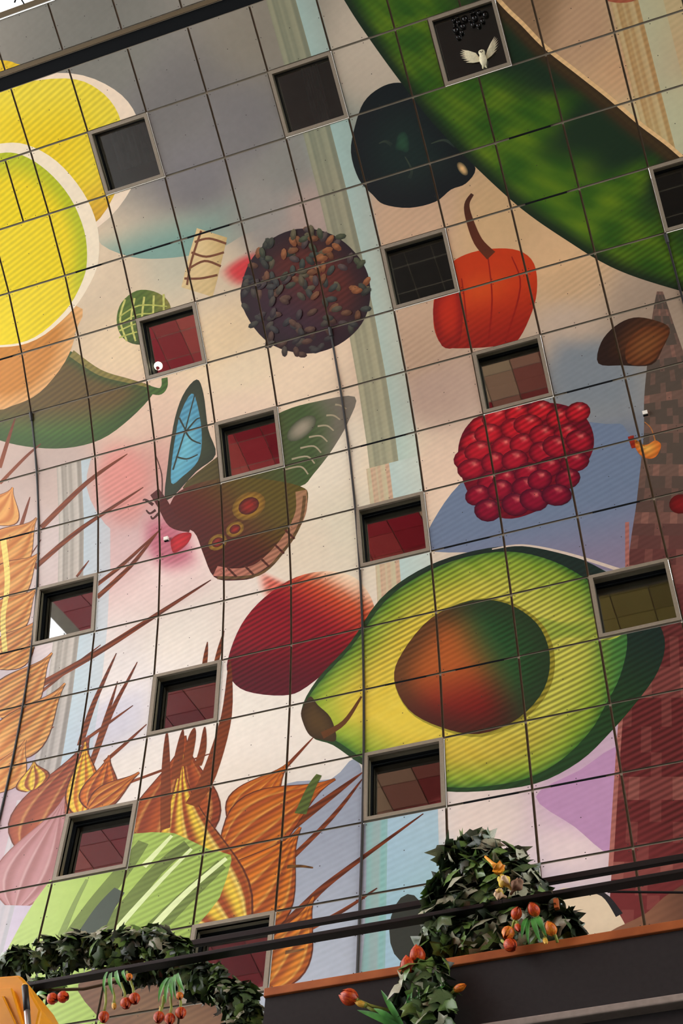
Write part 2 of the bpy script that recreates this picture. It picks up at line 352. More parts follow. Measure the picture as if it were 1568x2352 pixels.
# ---- dark ball rolled in seeds
blob([(3.721,5.182),(3.867,4.804),(4.130,4.533),(4.524,4.373),(4.942,4.394),(5.343,4.615),(5.608,4.969),(5.730,5.350),(5.681,5.753),(5.482,6.080),(5.174,6.273),(4.820,6.333),(4.485,6.265),(4.105,6.035),(3.852,5.679)], lambda t,x,y: mix(mix((96,42,34),(58,36,50),sm(-.5,.7,y-x)),(36,26,34),sm(.5,1,t)), 5)
rs = random.Random(3)
BC = [(4.757,5.342)][0]
for k in range(150):
    r = math.sqrt(rs.random()) * 1.0; a = rs.random() * 6.283
    c = (BC[0] + .99*r*math.cos(a), BC[1] + 1.0*r*math.sin(a) - .13*r*math.cos(a)*0)
    col = rs.choice([(58,70,50),(40,48,44),(128,72,40),(164,92,50),(90,84,60),(70,56,60),(46,58,56)])
    col = mix(col, (34,32,46), sm(-.6,.7, math.sin(a)*r - math.cos(a)*r)*.6)
    blob(rot_ell(c, .09, .048, rs.random()*3.14, 8), lambda t,x,y,col=col: mix(mix(col,(200,190,150),.25), mix(col,(10,10,14),.3), sm(-.5,1,t*.6+y*.6)), 2, raw=True)
# ---- dark lobed pepper
blob([(5.905,3.500),(6.061,3.150),(6.278,2.855),(6.565,2.728),(6.852,2.740),(7.137,2.927),(7.312,3.405),(7.528,3.997),(7.636,4.282),(7.449,4.452),(7.218,4.475),(6.952,4.582),(6.555,4.556),(6.200,4.395),(6.069,4.207),(5.921,3.920)], lambda t,x,y: mix((22,40,38),(14,24,28),sm(.2,1,t)), 5)
blob([(6.567,3.636),(6.662,3.453),(6.773,3.468),(6.783,3.636),(6.727,3.751),(6.603,3.680)], flat((40,78,56),(24,50,42)), 3)
for a in ([(6.344,3.501),(6.446,3.499),(6.526,3.584)], [(6.673,3.801),(6.721,4.015),(6.659,4.130)], [(7.095,3.732),(7.293,3.740),(7.427,3.867)]): stroke(a, .01, .06, (60,70,56), (30,46,42))
blob(rot_ell([(7.451,4.226)][0], .12, .06, 1.2), flat((236,190,130),(60,60,44)), 4, raw=True)
# ---- big green pod crossing the top right
def podc(t, s):
    n = math.sin(t*41+s*9)*math.sin(s*13-t*17+2) + .6*math.sin(t*73-s*21)*math.sin(s*27+t*9)
    g = mix((44,88,20),(112,140,24), .34 + .34*n)
    d = sm(.42, .8, s + .16*math.sin(t*23+1) + .08*math.sin(t*51))
    g = mix(g, (24,48,30), d)
    g = mix(g, (18,38,26), sm(.13, 0, s))
    return mix(g, (70,46,28), sm(.86,.93,s)*.8)
PA = [(6.108,0.272),(6.393,1.375),(6.610,2.032),(6.926,2.841),(7.219,3.507),(7.679,4.322),(8.155,5.070),(8.654,5.697),(9.258,6.362),(10.031,6.936),(10.815,7.429)]
PB = [(7.991,0.895),(8.550,2.070),(8.794,2.493),(9.023,2.900),(9.392,3.411),(9.721,3.868),(10.041,4.356),(10.320,4.737),(10.490,5.001),(10.811,5.485),(11.165,5.999)]
strip(PA, PB, podc, 60, 26)
stroke(PB, .06, .05, (236,196,140), k=6)
stroke([(8.401,2.021),(8.667,2.484),(8.937,2.936),(9.692,3.987),(10.456,5.141)], .05, .05, (66,52,30), k=5)
# ---- red lobed pepper
blob([(6.563,6.224),(6.660,5.904),(6.926,5.582),(7.212,5.483),(7.600,5.511),(7.960,5.648),(8.135,5.907),(8.088,6.334),(7.902,6.710),(7.625,7.020),(7.313,6.983),(6.990,6.914),(6.635,6.787),(6.537,6.532)], lambda t,x,y: mix(mix((196,58,20),(150,28,18),sm(-.3,1,y)),(226,104,34),sm(.7,0,t)*sm(.3,-.8,y)), 6)
blob([(6.550,6.325),(6.621,6.031),(6.812,5.810),(7.000,5.797),(7.007,6.147),(6.942,6.547),(6.811,6.825),(6.594,6.761)], lambda t,x,y: mix((190,44,22),(140,24,18),sm(.3,1,t)), 4)
for a in ([(7.074,5.820),(7.029,6.363),(6.965,6.871)], [(7.520,5.576),(7.438,6.276),(7.241,6.954)], [(7.849,5.710),(7.873,6.199),(7.496,6.960)]): stroke(a, .015, .03, (150,26,16))
stroke([(7.565,5.610),(7.428,5.343),(7.376,4.987),(7.391,4.756),(7.506,4.630)], .16, .05, (96,44,24), (70,40,28))
# ---- loaf
blob([(8.694,7.686),(8.793,7.377),(9.030,7.182),(9.304,7.127),(9.563,7.250),(9.736,7.445),(9.583,7.707),(9.383,7.915),(9.008,7.812)], lambda t,x,y: mix((92,54,32),(40,26,22),sm(.1,.9,t*.7-.5*x)), 4)
blob([(9.083,7.800),(9.134,7.496),(9.415,7.316),(9.708,7.464),(9.558,7.714),(9.365,7.888)], lambda t,x,y: mix((134,82,44),(104,56,30),t*t), 3)
# ---- raspberry
RB = [(6.557,8.511),(6.708,8.156),(6.999,7.990),(7.379,7.974),(7.802,8.051),(8.143,8.205),(8.368,8.475),(8.415,8.851),(8.276,9.171),(8.006,9.380),(7.727,9.659),(7.414,9.784),(7.060,9.767),(6.733,9.474),(6.572,9.025)]
blob(RB, flat((150,14,40),(110,8,34)), 3)
from_in = lambda p, q: sum(((p[i][1] > q[1]) != (p[i-1][1] > q[1])) and (q[0] < (p[i-1][0]-p[i][0])*(q[1]-p[i][1])/(p[i-1][1]-p[i][1])+p[i][0]) for i in range(len(p))) % 2 == 1
RBS = spline(RB, 4)
rs = random.Random(11)
ru0 = min(a for a, b in RBS); ru1 = max(a for a, b in RBS); rv0 = min(b for a, b in RBS); rv1 = max(b for a, b in RBS)
vv = rv0 - .05; row = 0
while vv < rv1 + .1:
    uu = ru0 + (.15 if row % 2 else 0) - .1
    while uu < ru1 + .1:
        c = (uu + rs.uniform(-.06,.06), vv + rs.uniform(-.05,.05))
        if from_in(RBS, c):
            k = sm(rv0, rv1, c[1])
            ca = mix((210,28,42),(136,8,46),k); cb = mix((110,6,26),(66,2,34),k)
            blob(rot_ell(c, .2*rs.uniform(.85,1.1), .17, rs.random(), 14), lambda t,x,y,ca=ca,cb=cb: mix(mix(ca,(255,150,130),sm(.45,0,math.hypot(x-.25,y+.45))*.75),cb,sm(.55,1,t)), 4, raw=True)
        uu += .30
    vv += .235; row += 1
# ---- butterfly
blob([(2.122,8.062),(2.185,7.489),(2.330,6.869),(2.546,6.420),(2.806,6.218),(2.884,6.478),(2.882,7.058),(2.963,7.520),(2.623,7.719)], flat((62,74,50),(40,52,36)), 3)
blob([(2.221,7.793),(2.287,7.296),(2.444,6.755),(2.690,6.424),(2.766,6.662),(2.767,7.209),(2.672,7.549),(2.410,7.734)], lambda t,x,y: mix((120,200,216),(84,160,190),sm(-.3,1,t-y*.4)), 3)
for a in ([(2.264,7.584),(2.511,6.992),(2.764,6.408)], [(2.511,6.992),(2.601,7.163),(2.746,7.276)], [(2.444,6.755),(2.515,6.956),(2.546,7.001)], [(2.330,7.381),(2.501,7.465),(2.681,7.441)], [(2.532,6.998),(2.705,6.863),(2.792,6.851)]): stroke(a, .03, .02, (44,56,44))
W1_ = [(2.398,7.916),(2.988,7.563),(3.575,7.289),(4.083,7.105),(4.633,7.096),(5.196,7.186),(5.044,7.562),(4.768,7.918),(4.432,8.262),(4.220,8.407),(3.619,8.327),(2.804,8.175)]
blob(W1_, lambda t,x,y: mix(mix((84,76,34),(66,92,50),sm(-.4,.4,x)),(118,112,100),sm(.55,1,x+.2*t)), 5)
for a in [[(3.979,8.060),(4.248,8.078),(4.354,8.240)], [(4.128,7.919),(4.365,7.940),(4.467,8.088)], [(4.278,7.779),(4.483,7.803),(4.580,7.938)], [(4.429,7.640),(4.601,7.667),(4.695,7.788)], [(4.581,7.501),(4.721,7.532),(4.811,7.640)], [(4.733,7.364),(4.842,7.397),(4.928,7.492)], [(4.887,7.227),(4.963,7.263),(5.046,7.345)]]: stroke(a, .03, .02, (166,156,128))
blob(rot_ell([(4.333,7.467)][0], .26, .15, -.5), flat((160,150,130),(70,80,60)), 3, raw=True)
W2_ = [(2.133,8.325),(2.324,7.969),(2.959,7.923),(3.635,8.111),(4.220,8.407),(4.324,8.613),(4.192,9.003),(3.930,9.409),(3.530,9.720),(3.169,9.710),(2.850,9.565),(2.676,9.103),(2.540,8.710),(2.232,8.522)]
blob(W2_, lambda t,x,y: mix(mix((92,30,22),(96,84,28),sm(-.5,.7,x-y*.6)),(70,22,18),sm(-.2,.8,y-x)*.6), 6)
stroke([(4.227,8.483),(4.188,8.854),(3.915,9.280),(3.526,9.586),(3.169,9.592),(2.870,9.466)], .17, .16, (170,128,92), (196,120,104), k=6)
stroke([(4.273,8.584),(4.179,8.999),(3.931,9.387),(3.530,9.705),(2.903,9.594)], .05, .05, (110,84,50), k=6)
for p in [(4.000,9.156),(3.834,9.360),(3.606,9.519),(3.368,9.587),(3.116,9.563)]: stroke([(p[0]-.06, p[1]-.1), (p[0]+.08, p[1]+.1)], .03, .03, (90,44,32))
for c, r in zip([(3.417,8.514),(3.185,8.842),(2.909,8.988)], (.26, .14, .15)):
    blob(rot_ell(c, r, r*.9, 0), flat((190,140,40),(120,90,34)), 3, raw=True); blob(rot_ell(c, r*.62, r*.55, 0), flat((160,40,30),(70,30,24)), 3, raw=True)
stroke([(1.939,7.864),(2.070,8.122),(2.234,8.463),(2.508,8.612)], .16, .2, (84,30,26)); stroke([(2.055,7.970),(2.076,7.606),(1.992,7.215)], .02, .012, (70,34,28))
for a in ([(1.908,8.078),(1.785,7.956),(1.742,7.959)], [(1.947,8.178),(1.853,8.212),(1.792,8.136)], [(1.994,8.250),(1.900,8.314),(1.866,8.260)]): stroke(a, .05, .02, (70,34,30))
blob([(2.186,8.747),(2.333,8.683),(2.505,8.730),(2.433,8.888),(2.239,8.985),(2.184,8.896)], flat((208,40,50),(170,24,36)), 3)
# ---- red egg-shaped fruit
blob([(3.087,11.012),(3.274,10.480),(3.611,10.110),(4.077,9.899),(4.586,9.937),(4.964,10.188),(5.165,10.651),(5.106,10.952),(4.767,11.347),(4.230,11.757),(3.902,11.813),(3.377,11.609),(3.133,11.319)], lambda t,x,y: mix(mix((150,12,34),(92,16,34),sm(-.1,.9,y-x*.3)),mix((226,96,52),(248,222,190),sm(.9,1.45,x-y)),sm(.15,1.0,x*.9-y*.8)), 8)
# ---- halved green fruit with its stone
AV = [(4.162,12.116),(4.367,11.680),(4.799,11.227),(5.253,10.603),(5.806,10.278),(6.430,10.166),(7.122,10.236),(7.775,10.557),(8.361,11.144),(8.651,11.706),(8.757,12.217),(8.615,12.662),(8.304,13.051),(7.956,13.411),(7.560,13.739),(7.045,13.923),(6.391,13.880),(5.879,13.741),(5.353,13.434),(4.970,13.148),(4.601,12.769),(4.309,12.563)]
blob(AV, lambda t,x,y: mix((34,70,38),(24,46,42),sm(0,1,x-y)), 3)
stroke([(6.830,10.209),(7.236,10.262),(7.775,10.557),(8.409,11.016)], .02, .05, (214,196,180))
def avc(t, x, y):
    e = mix((228,200,66),(206,206,84),sm(-.4,.6,x))
    e = mix(e,(128,166,46),sm(.66,.97,t)); e = mix(e,(52,112,40),sm(.94,1.0,t))
    e = mix(e,(40,110,56),sm(.72,.95,x)*.9)
    e = mix(e,(200,130,36),sm(.2,.9,y)*sm(.3,-.5,x)*.0 + .35*sm(.4,.9,y)*sm(.95,.7,t))
    n = math.sin(x*37+y*11)*math.sin(y*43-x*7)
    return mix(e,(245,235,120),.12+.12*n)
blob([(4.208,12.079),(4.415,11.714),(4.834,11.279),(5.310,10.669),(5.836,10.360),(6.435,10.240),(7.054,10.317),(7.594,10.633),(8.035,11.119),(8.291,11.616),(8.326,12.110),(8.177,12.609),(7.946,13.009),(7.729,13.340),(7.368,13.661),(6.952,13.827),(6.394,13.818),(5.881,13.679),(5.380,13.376),(5.014,13.087),(4.639,12.711),(4.348,12.491)], avc, 12)
blob([(4.162,12.116),(4.275,11.922),(4.385,12.089),(4.564,12.341),(4.639,12.698),(4.456,12.653),(4.291,12.545),(4.191,12.316)], flat((84,64,34),(56,44,28)), 3)
stroke([(4.454,12.585),(4.738,12.452),(4.967,12.100)], .12, .03, (96,58,28)); 
blob([(7.021,11.746),(7.271,11.466),(7.637,11.640),(8.178,11.653),(8.355,11.912),(8.123,12.053),(7.610,11.875),(7.228,11.873)], lambda t,x,y: mix((150,176,66),(186,196,80),t), 3)
PITC = [(5.401,11.936),(5.530,11.537),(5.931,11.092),(6.466,10.956),(6.922,11.127),(7.273,11.551),(7.382,12.067),(7.266,12.579),(6.918,12.938),(6.434,13.051),(5.961,12.827),(5.575,12.461)]
blob([(a+.03, b+.02) for a, b in PITC], flat((160,150,50)), 2, inner=1.03)
blob(PITC, lambda t,x,y: mix(mix(mix((178,92,40),(118,26,24),sm(-.2,.7,y)),(36,84,44),sm(-.15,.55,x-y*.35)),(34,40,30),sm(.55,1,t)*.55), 8)
# ---- grain ears and awns
OR = (206,112,28); RU = (150,66,26); YE = (246,214,70)
AW = (112,48,20)
for p, w in [([(0.040,7.967),(0.836,7.418),(1.542,7.114)],.13), ([(-0.059,8.638),(0.739,8.152),(1.766,7.743)],.13), ([(1.011,9.426),(1.530,9.018),(2.001,8.534)],.12), ([(0.938,9.235),(1.458,8.925),(2.036,8.521)],.1),
             ([(-0.057,10.817),(1.016,10.415),(1.953,9.977),(2.803,9.604)],.16), ([(1.005,11.901),(1.135,11.190),(1.387,10.472)],.13), ([(1.175,12.484),(1.407,11.480),(1.727,10.706)],.13), ([(1.251,12.086),(1.446,10.956)],.11),
             ([(1.031,11.858),(1.732,11.431)],.08), ([(1.419,12.272),(1.970,11.795)],.09), ([(1.768,12.702),(2.448,12.575),(2.953,12.498)],.06), ([(-0.636,6.766),(-0.442,6.336),(-0.287,6.009)],.1), ([(-0.652,7.023),(-0.169,6.705),(0.112,6.558)],.08),
             ([(0.255,10.842),(0.727,10.519),(1.125,10.265)],.07), ([(-0.443,8.201),(-0.257,7.724),(-0.135,7.398)],.1), ([(-0.581,9.519),(-0.349,8.751),(0.040,8.177)],.05), ([(0.212,11.628),(0.555,11.495)],.07), ([(0.650,8.973),(0.851,8.749)],.06),
             ([(2.745,11.032),(2.776,10.641)],.1), ([(2.922,11.006),(3.017,10.522)],.1), ([(3.476,13.473),(3.793,13.157),(4.333,12.589)],.12), ([(3.960,13.960),(4.381,13.678),(4.983,13.275)],.2), ([(3.947,14.504),(4.606,13.854),(4.984,13.372)],.1),
             ([(3.970,15.370),(4.350,14.995),(4.694,14.700),(5.728,14.040)],.16), ([(4.373,15.336),(4.816,15.144),(5.191,14.936)],.08)]:
    stroke(p, w*.75, .015, mix(OR, AW, .7), AW, wm=w*.42)
for q, w in zip([[(-0.825,7.651),(-0.429,7.156)], [(-0.739,8.350),(-0.033,7.783)], [(-0.710,8.885),(0.022,8.397)], [(-0.655,9.500),(-0.006,8.990)], [(-0.569,10.195),(0.084,9.538)], [(-0.435,11.040),(0.347,10.201)], [(-0.291,11.795),(0.622,10.786)], [(-0.236,12.370),(0.142,11.612)]], (.6,.7,.6,.6,.6,.7,.75,.5)):
    husk(q[0], q[1], w, (196,116,48), (230,168,92), 3, .05)  # lighter, duller orange with the sky sheen mixed into the colour
stroke([(-0.612,8.007),(-0.513,8.709),(-0.536,9.380),(-0.438,10.004)], .1, .08, (250,220,120))
husk(*[(0.585,13.490),(1.122,11.774)], 1.0, (168,84,54), (140,60,34), 4, .05)
husk(*[(0.581,14.249),(0.923,12.699)], .9, (188,138,140), (164,112,112), 4, .0, light=(206,170,170), line=(150,96,92))  # mauve tint paints the haze of reflected sky over this husk
husk(*[(0.404,12.480),(0.334,12.011)], .35, YE, RU, 3)
husk(*[(1.198,13.017),(1.078,11.869)], .34, YE, OR, 3); 
husk(*[(1.369,12.975),(1.480,12.175)], .4, (222,120,40), RU, 3)
husk(*[(1.314,12.976),(1.958,12.563)], .3, (214,130,50), RU, 3)
husk(*[(3.384,13.708),(4.030,12.897)], .55, OR, (170,80,28), 4, -.04)
husk(*[(3.279,14.060),(4.642,13.291)], .78, OR, (168,76,26), 4, -.1)
husk(*[(3.214,15.115),(4.228,13.895)], 1.0, (222,124,30), (170,80,24), 4, .1)
husk(*[(3.928,16.002),(4.447,14.899)], .5, (222,134,40), (176,88,28), 3, .04)
husk(*[(2.408,14.062),(2.553,12.119)], 1.05, (176,82,32), (140,58,24), 4, .05)
husk(*[(3.570,15.239),(2.550,12.395)], .8, YE, (160,70,26), 3, -.3, light=(255,240,130))
for p, w in [([(2.448,13.534),(2.346,12.687),(2.279,11.983)],.13), ([(2.490,12.788),(2.500,12.383),(2.512,12.012)],.12), ([(2.621,12.616),(2.654,12.213),(2.673,12.023)],.12), ([(2.762,13.248),(2.953,12.829),(3.121,11.938),(3.119,11.028)],.2), ([(2.788,12.655),(2.829,12.393),(2.823,12.046)],.1)]:
    stroke(p, w, .02, mix(OR, AW, .7), AW, wm=w*.7)
stroke([(4.218,13.704),(4.339,13.349),(4.432,13.177)], .16, .08, (84,104,44)); stroke([(4.101,14.429),(4.262,14.451),(4.418,14.507)], .05, .02, (110,74,30)); stroke([(4.163,15.559),(4.288,15.560),(4.378,15.555)], .05, .02, (130,90,50))
# ---- pale green bowl rim (lower left)
blob([(0.962,13.964),(1.227,13.955),(1.522,13.953),(1.990,13.962),(1.973,13.719),(1.974,13.502),(2.274,13.541),(2.575,13.620),(2.826,13.788),(3.085,13.969),(3.250,14.041),(3.367,14.104),(3.386,14.181),(3.348,14.440),(3.294,14.679),(3.171,14.865),(3.032,15.023),(2.985,15.297),(2.961,15.568),(2.962,16.097),(2.955,16.547),(1.987,16.498),(1.286,16.391),(0.560,16.281),(0.518,15.748),(0.490,15.242),(0.595,14.884),(0.705,14.517),(0.814,14.233)], lambda t,x,y: mix((164,196,92),(196,220,140),sm(.3,-1,x)*.6), 6, raw=True)
for a, w, c in [([(2.175,13.667),(1.992,13.975),(1.678,14.465),(1.439,14.953)],.34,(112,134,64)), ([(2.774,13.827),(2.417,14.126),(2.007,14.708),(1.710,15.176)],.3,(110,132,62)), ([(3.268,14.211),(2.873,14.582),(2.450,15.027),(2.107,15.527)],.34,(116,140,66)),
                ([(2.551,13.652),(2.230,14.025)],.1,(224,240,176)), ([(2.841,13.904),(2.506,14.267),(2.123,14.731),(1.949,14.990)],.1,(222,240,176)), ([(3.316,14.142),(2.913,14.471),(2.579,14.820),(2.312,15.173)],.12,(226,242,180)), ([(1.483,14.057),(1.379,14.406),(1.294,14.808)],.1,(132,156,84)),
                ([(1.963,14.309),(1.808,14.550),(1.676,14.881)],.36,(66,80,70))]:
    stroke(a, w*.5, w, c)
blob([(1.670,15.505),(2.492,15.594),(3.270,15.942),(3.765,16.340),(3.811,16.774),(2.665,16.600),(2.107,16.070)], flat((124,92,62),(110,76,54)), 3)
# ---- lower right shapes
blob([(7.117,15.440),(7.352,15.380),(7.612,15.498),(7.777,15.808),(7.808,16.092),(7.522,16.334),(6.965,16.234)], lambda t,x,y: mix((226,206,176),(196,176,150),sm(-.2,1,y)), 3)
stroke([(7.393,15.421),(7.632,15.518),(7.766,15.791)], .02, .08, (34,36,40))
blob([(7.569,16.097),(7.650,15.962),(8.015,15.829),(8.305,15.629),(8.758,15.512),(8.601,16.433),(7.606,16.349)], lambda t,x,y: mix((134,92,70),(84,56,46),sm(-.2,.9,x)), 3)
blob(rot_ell([(5.539,15.505)][0], .2, .42, .0), flat((44,52,46)), 2, raw=True)
blob([(8.891,8.925),(8.948,9.088),(9.072,9.140),(9.194,9.106),(9.249,9.210),(9.150,9.367),(9.030,9.359),(8.939,9.230)], lambda t,x,y: mix((246,190,90),(214,110,40),t), 3)
stroke([(9.190,9.126),(9.176,8.905),(9.113,8.777)], .015, .01, (190,120,60)); stroke([(8.894,8.941),(8.897,9.144)], .08, .05, (150,40,26))
blob(rot_ell([(9.307,10.197)][0], .14, .16, 0), flat((130,20,26),(84,14,20)), 3, raw=True)
# ---- fruit at the very top right
blob([(9.843,2.364),(10.040,2.576),(10.328,2.670),(10.591,2.607)], flat((176,96,70)), 2)

# ------------------------------------------------------------------ cut the print into panels
WIN = [(2,2),(5,2),(7.5,2),(6,5),(2,5),(3,7),(7,7),(5,9),(0,9),(2,11),(8,11),(5,13),(1,13),(3,15),(10,5),(6,15)]
G = .015
U0, U1, R0, R1 = -2, 12, 0, 18
cells = {}
def rect_of(c, r):
    if r == 0: return [(c, c+1, 0.0, .735)]
    if (c, r) in WIN or (c, r) == (7, 2) and False: return []
    if (c, r) == (7, 2): return [(7, 7.5, 2, 3)]
    if (c, r) == (8, 2): return [(8.5, 9, 2, 3)]
    if (c, r) == (0, 2): return [(0, .55, 2, 3), (.55, 1, 2, 3)]
    return [(c, c+1, r, r+1)]
panels = []
for r in range(R0, R1):
    for c in range(U0, U1):
        for q in rect_of(c, r): panels.append(q)
grid = {}
for i, q in enumerate(panels):
    grid.setdefault((int(math.floor(q[0])), int(math.floor(q[2]))), []).append(i)
def clip(poly, ax, lim, sign):
    out = []; n = len(poly)
    for i in range(n):
        a = poly[i-1]; b = poly[i]
        da = (a[ax]-lim)*sign; db = (b[ax]-lim)*sign
        if (da >= 0) != (db >= 0):
            t = da / (da - db)
            out.append((a[0]+(b[0]-a[0])*t, a[1]+(b[1]-a[1])*t, mix(a[2], b[2], t)))
        if db >= 0: out.append(b)
    return out
ink = {i: [] for i in range(len(panels))}      # panel -> list of (layer, poly)
nlay = {i: 0 for i in range(len(panels))}
for polys in PRIMS:
    touched = {}
    for poly in polys:
        a0 = min(p[0] for p in poly); a1 = max(p[0] for p in poly); b0 = min(p[1] for p in poly); b1 = max(p[1] for p in poly)
        for cu in range(int(math.floor(a0)), int(math.floor(a1)) + 1):
            for cv in range(int(math.floor(b0)), int(math.floor(b1)) + 1):
                for i in grid.get((cu, cv), ()):
                    p0, p1, q0, q1 = panels[i]; p0 += G; p1 -= G; q0 += G; q1 -= G
                    if a1 <= p0 or a0 >= p1 or b1 <= q0 or b0 >= q1: continue
                    w = poly
                    if a0 < p0: w = clip(w, 0, p0, 1)
                    if w and a1 > p1: w = clip(w, 0, p1, -1)
                    if w and b0 < q0: w = clip(w, 1, q0, 1)
                    if w and b1 > q1: w = clip(w, 1, q1, -1)
                    if len(w) >= 3:
                        if i not in touched: nlay[i] += 1; touched[i] = nlay[i]
                        ink[i].append((touched[i], w))
KINK = 1.0
def ilin(c):
    return tuple(min(.92, x * KINK) for x in lin(c))
LAY = .0004
def panel_mesh(i):
    u0, u1, v0, v1 = panels[i]; M, w, h = frame(u0, u1, v0, v1)
    a0, a1, b0, b1 = u0 + G, u1 - G, v0 + G, v1 - G
    vs = []; fs = []; cols = []; uvs = []; mi = []
    def P(u, v, z): return ((u - (u0+u1)/2) * S, ((v0+v1)/2 - v) * h / (v1 - v0), z)
    def put(poly, z):
        o = len(vs)
        # orientation: +z faces the hall
        ar = sum(poly[k-1][0]*poly[k][1] - poly[k][0]*poly[k-1][1] for k in range(len(poly)))
        if abs(ar) < 1e-9: return
        if ar > 0: poly = poly[::-1]
        for p in poly:
            vs.append(P(p[0], p[1], z)); cols.extend((*ilin(p[2]), 1.0)); uvs.extend((p[0], -p[1]))
        fs.append(tuple(range(o, o + len(poly)))); mi.append(0)
    n = 6
    for a in range(n):
        for b in range(n):
            q = [(a0+(a1-a0)*x/n, b0+(b1-b0)*y/n) for x, y in ((a, b), (a+1, b), (a+1, b+1), (a, b+1))]
            put([(x, y, bgcache(x, y)) for x, y in q], 0.0)
    for l, poly in ink[i]: put(poly, l * LAY)
    zt = (nlay[i] + 1) * LAY
    for (x, y) in ((a0+.03, b0+.03), (a1-.03, b0+.03), (a0+.03, b1-.03), (a1-.03, b1-.03), ((a0+a1)/2, b0+.025), ((a0+a1)/2, b1-.025), (a0+.025, (b0+b1)/2), (a1-.025, (b0+b1)/2), ((a0+a1)/2, (b0+b1)/2)):
        put([(x + .0075*math.cos(k*1.0472), y + .0075*math.sin(k*1.0472), (52, 46, 42)) for k in range(6)], zt)
    o = len(vs); zb = -.03
    for (u, v) in ((a0, b1), (a1, b1), (a1, b0), (a0, b0)):
        for z in (zb, 0.0): vs.append(P(u, v, z)); cols.extend((.1, .1, .1, 1)); 
    for k in range(4):
        j = (k + 1) % 4; fs.append((o+2*k, o+2*j, o+2*j+1, o+2*k+1)); mi.append(1); uvs.extend([0.0] * 8)
    me = bpy.data.meshes.new('panel'); me.from_pydata(vs, [], fs)
    me.materials.append(M_print); me.materials.append(M_edge); me.polygons.foreach_set('material_index', mi)
    at = me.color_attributes.new('ink', 'FLOAT_COLOR', 'POINT'); at.data.foreach_set('color', cols)
    uvl = me.uv_layers.new(name='mural'); uvl.data.foreach_set('uv', uvs)
    me.update(); return me, M
_bc = {}
def bgcache(u, v):
    k = (round(u, 3), round(v, 3))
    if k not in _bc: _bc[k] = bgc(u, v)
    return _bc[k]
# ------------------------------------------------------------------ hall: backing shells, walls, ceiling, floor
UL, UR = -10.5, 39
def hole(u, v):
    for (a, b) in WIN:
        if a - .01 <= u < a + .99 and b <= v < b + 1: return True
    return SKY[0] <= u < SKY[1] and SKY[2] <= v < SKY[3]
SKY = (-4, 3, -3.0, -.0)
def offset_point(v, d):
    ya, za = prof(v - .02); yb, zb = prof(v + .02); y, z = prof(v)
    n = Vector((0, -(za - zb), (ya - yb))).normalized(); return y + n.y*d, z + n.z*d
def shell(name, v0, v1, m_):
    mb = MB(); v = v0; d = -.036
    while v < v1:
        u = UL
        (ya, za), (yb, zb) = offset_point(v, d), offset_point(v + 1, d)
        while u < UR:
            step = .5 if -6 <= u < 13 else 3.0
            if not hole(u + .25, v + .5):
                mb.add([(u*S, ya, za), ((u+step)*S, ya, za), ((u+step)*S, yb, zb), (u*S, yb, zb)], [(0, 3, 2, 1)])
            u += step
        v += 1
    o = mb.obj(name, m_); o['kind'] = 'structure'; return o
wall_back = shell('wall_back', 0, 25, M_back)
ceiling = shell('ceiling', -16, 0, M_back)
wall_front = shell('wall_front', -41, -16, M_back)
for i in range(len(panels)):
    me, M = panel_mesh(i); o = link('panel', me, wall_back); o.matrix_world = M
def field_color(u, v):
    """generic flat print of the parts of the vault behind and beside the photographer"""
    if v >= 0: return mix(bgc(max(-1, min(11, u)), max(1, min(17, v))), (200, 170, 140), .3)
    s = math.sin(u * .33 + 1.0) + math.sin(v * .41 + u * .17)
    w = u + .35 * (v + 16) + 2.2 * math.sin(v * .5)
    if v < -32 - (6 if u < -2 else 0): return (44, 40, 36)
    if w < 1.5: c = mix((160, 36, 48), (186, 84, 74), .5 + .5 * math.sin(u * 1.1 + v * .7))
    elif w < 7: c = mix((206, 176, 140), (150, 50, 52), .5 + .5 * math.sin(u * .9 - v * .6))
    else: c = mix((104, 92, 56), (140, 124, 70), .5 + .5 * math.sin(u * .5 + v * .8))
    return c

def panel_field(name, parent, v0, v1, skip):
    vs = []; fs = []; cols = []; uvs = []
    for v in range(v0, v1):
        for u in range(int(math.ceil(UL)), UR):
            if skip(u, v): continue
            M, w, h = frame(u, u + 1, v, v + 1); g = G * S
            X, Y = w / 2 - g, h / 2 - g
            o = len(vs); c = ilin(field_color(u + .5, v + .5))
            for (x, y, z) in ((-X,-Y,-.03),(X,-Y,-.03),(X,Y,-.03),(-X,Y,-.03),(-X,-Y,0),(X,-Y,0),(X,Y,0),(-X,Y,0)):
                vs.append(tuple(M @ Vector((x, y, z)))); cols.extend((*c, 1))
            for f in ((4,5,6,7),(0,1,5,4),(1,2,6,5),(2,3,7,6),(3,0,4,7)):
                fs.append(tuple(o + k for k in f)); uvs.extend([u*1.0, -v*1.0] * 4)
    me = bpy.data.meshes.new(name); me.from_pydata(vs, [], fs); me.materials.append(M_print)
    at = me.color_attributes.new('ink', 'FLOAT_COLOR', 'POINT'); at.data.foreach_set('color', cols)
    uvl = me.uv_layers.new(name='mural'); uvl.data.foreach_set('uv', uvs)
    o = link(name, me, parent); o['kind'] = 'stuff'; return o
panel_field('panel_field', wall_back, 0, 25, lambda u, v: U0 <= u < U1 and v < R1)
panel_field('panel_field', ceiling, -16, 0, lambda u, v: hole(u + .25, v + .5))
panel_field('panel_field', wall_front, -41, -16, lambda u, v: False)
fl = MB(); fl.box((UL*S-20, 2*YAP-1, -.2), (UR*S+20, 1, 0)); fo = fl.obj('floor', mat('stone_floor', (56, 54, 50), .5, 0, .15, 2)); fo['kind'] = 'structure'

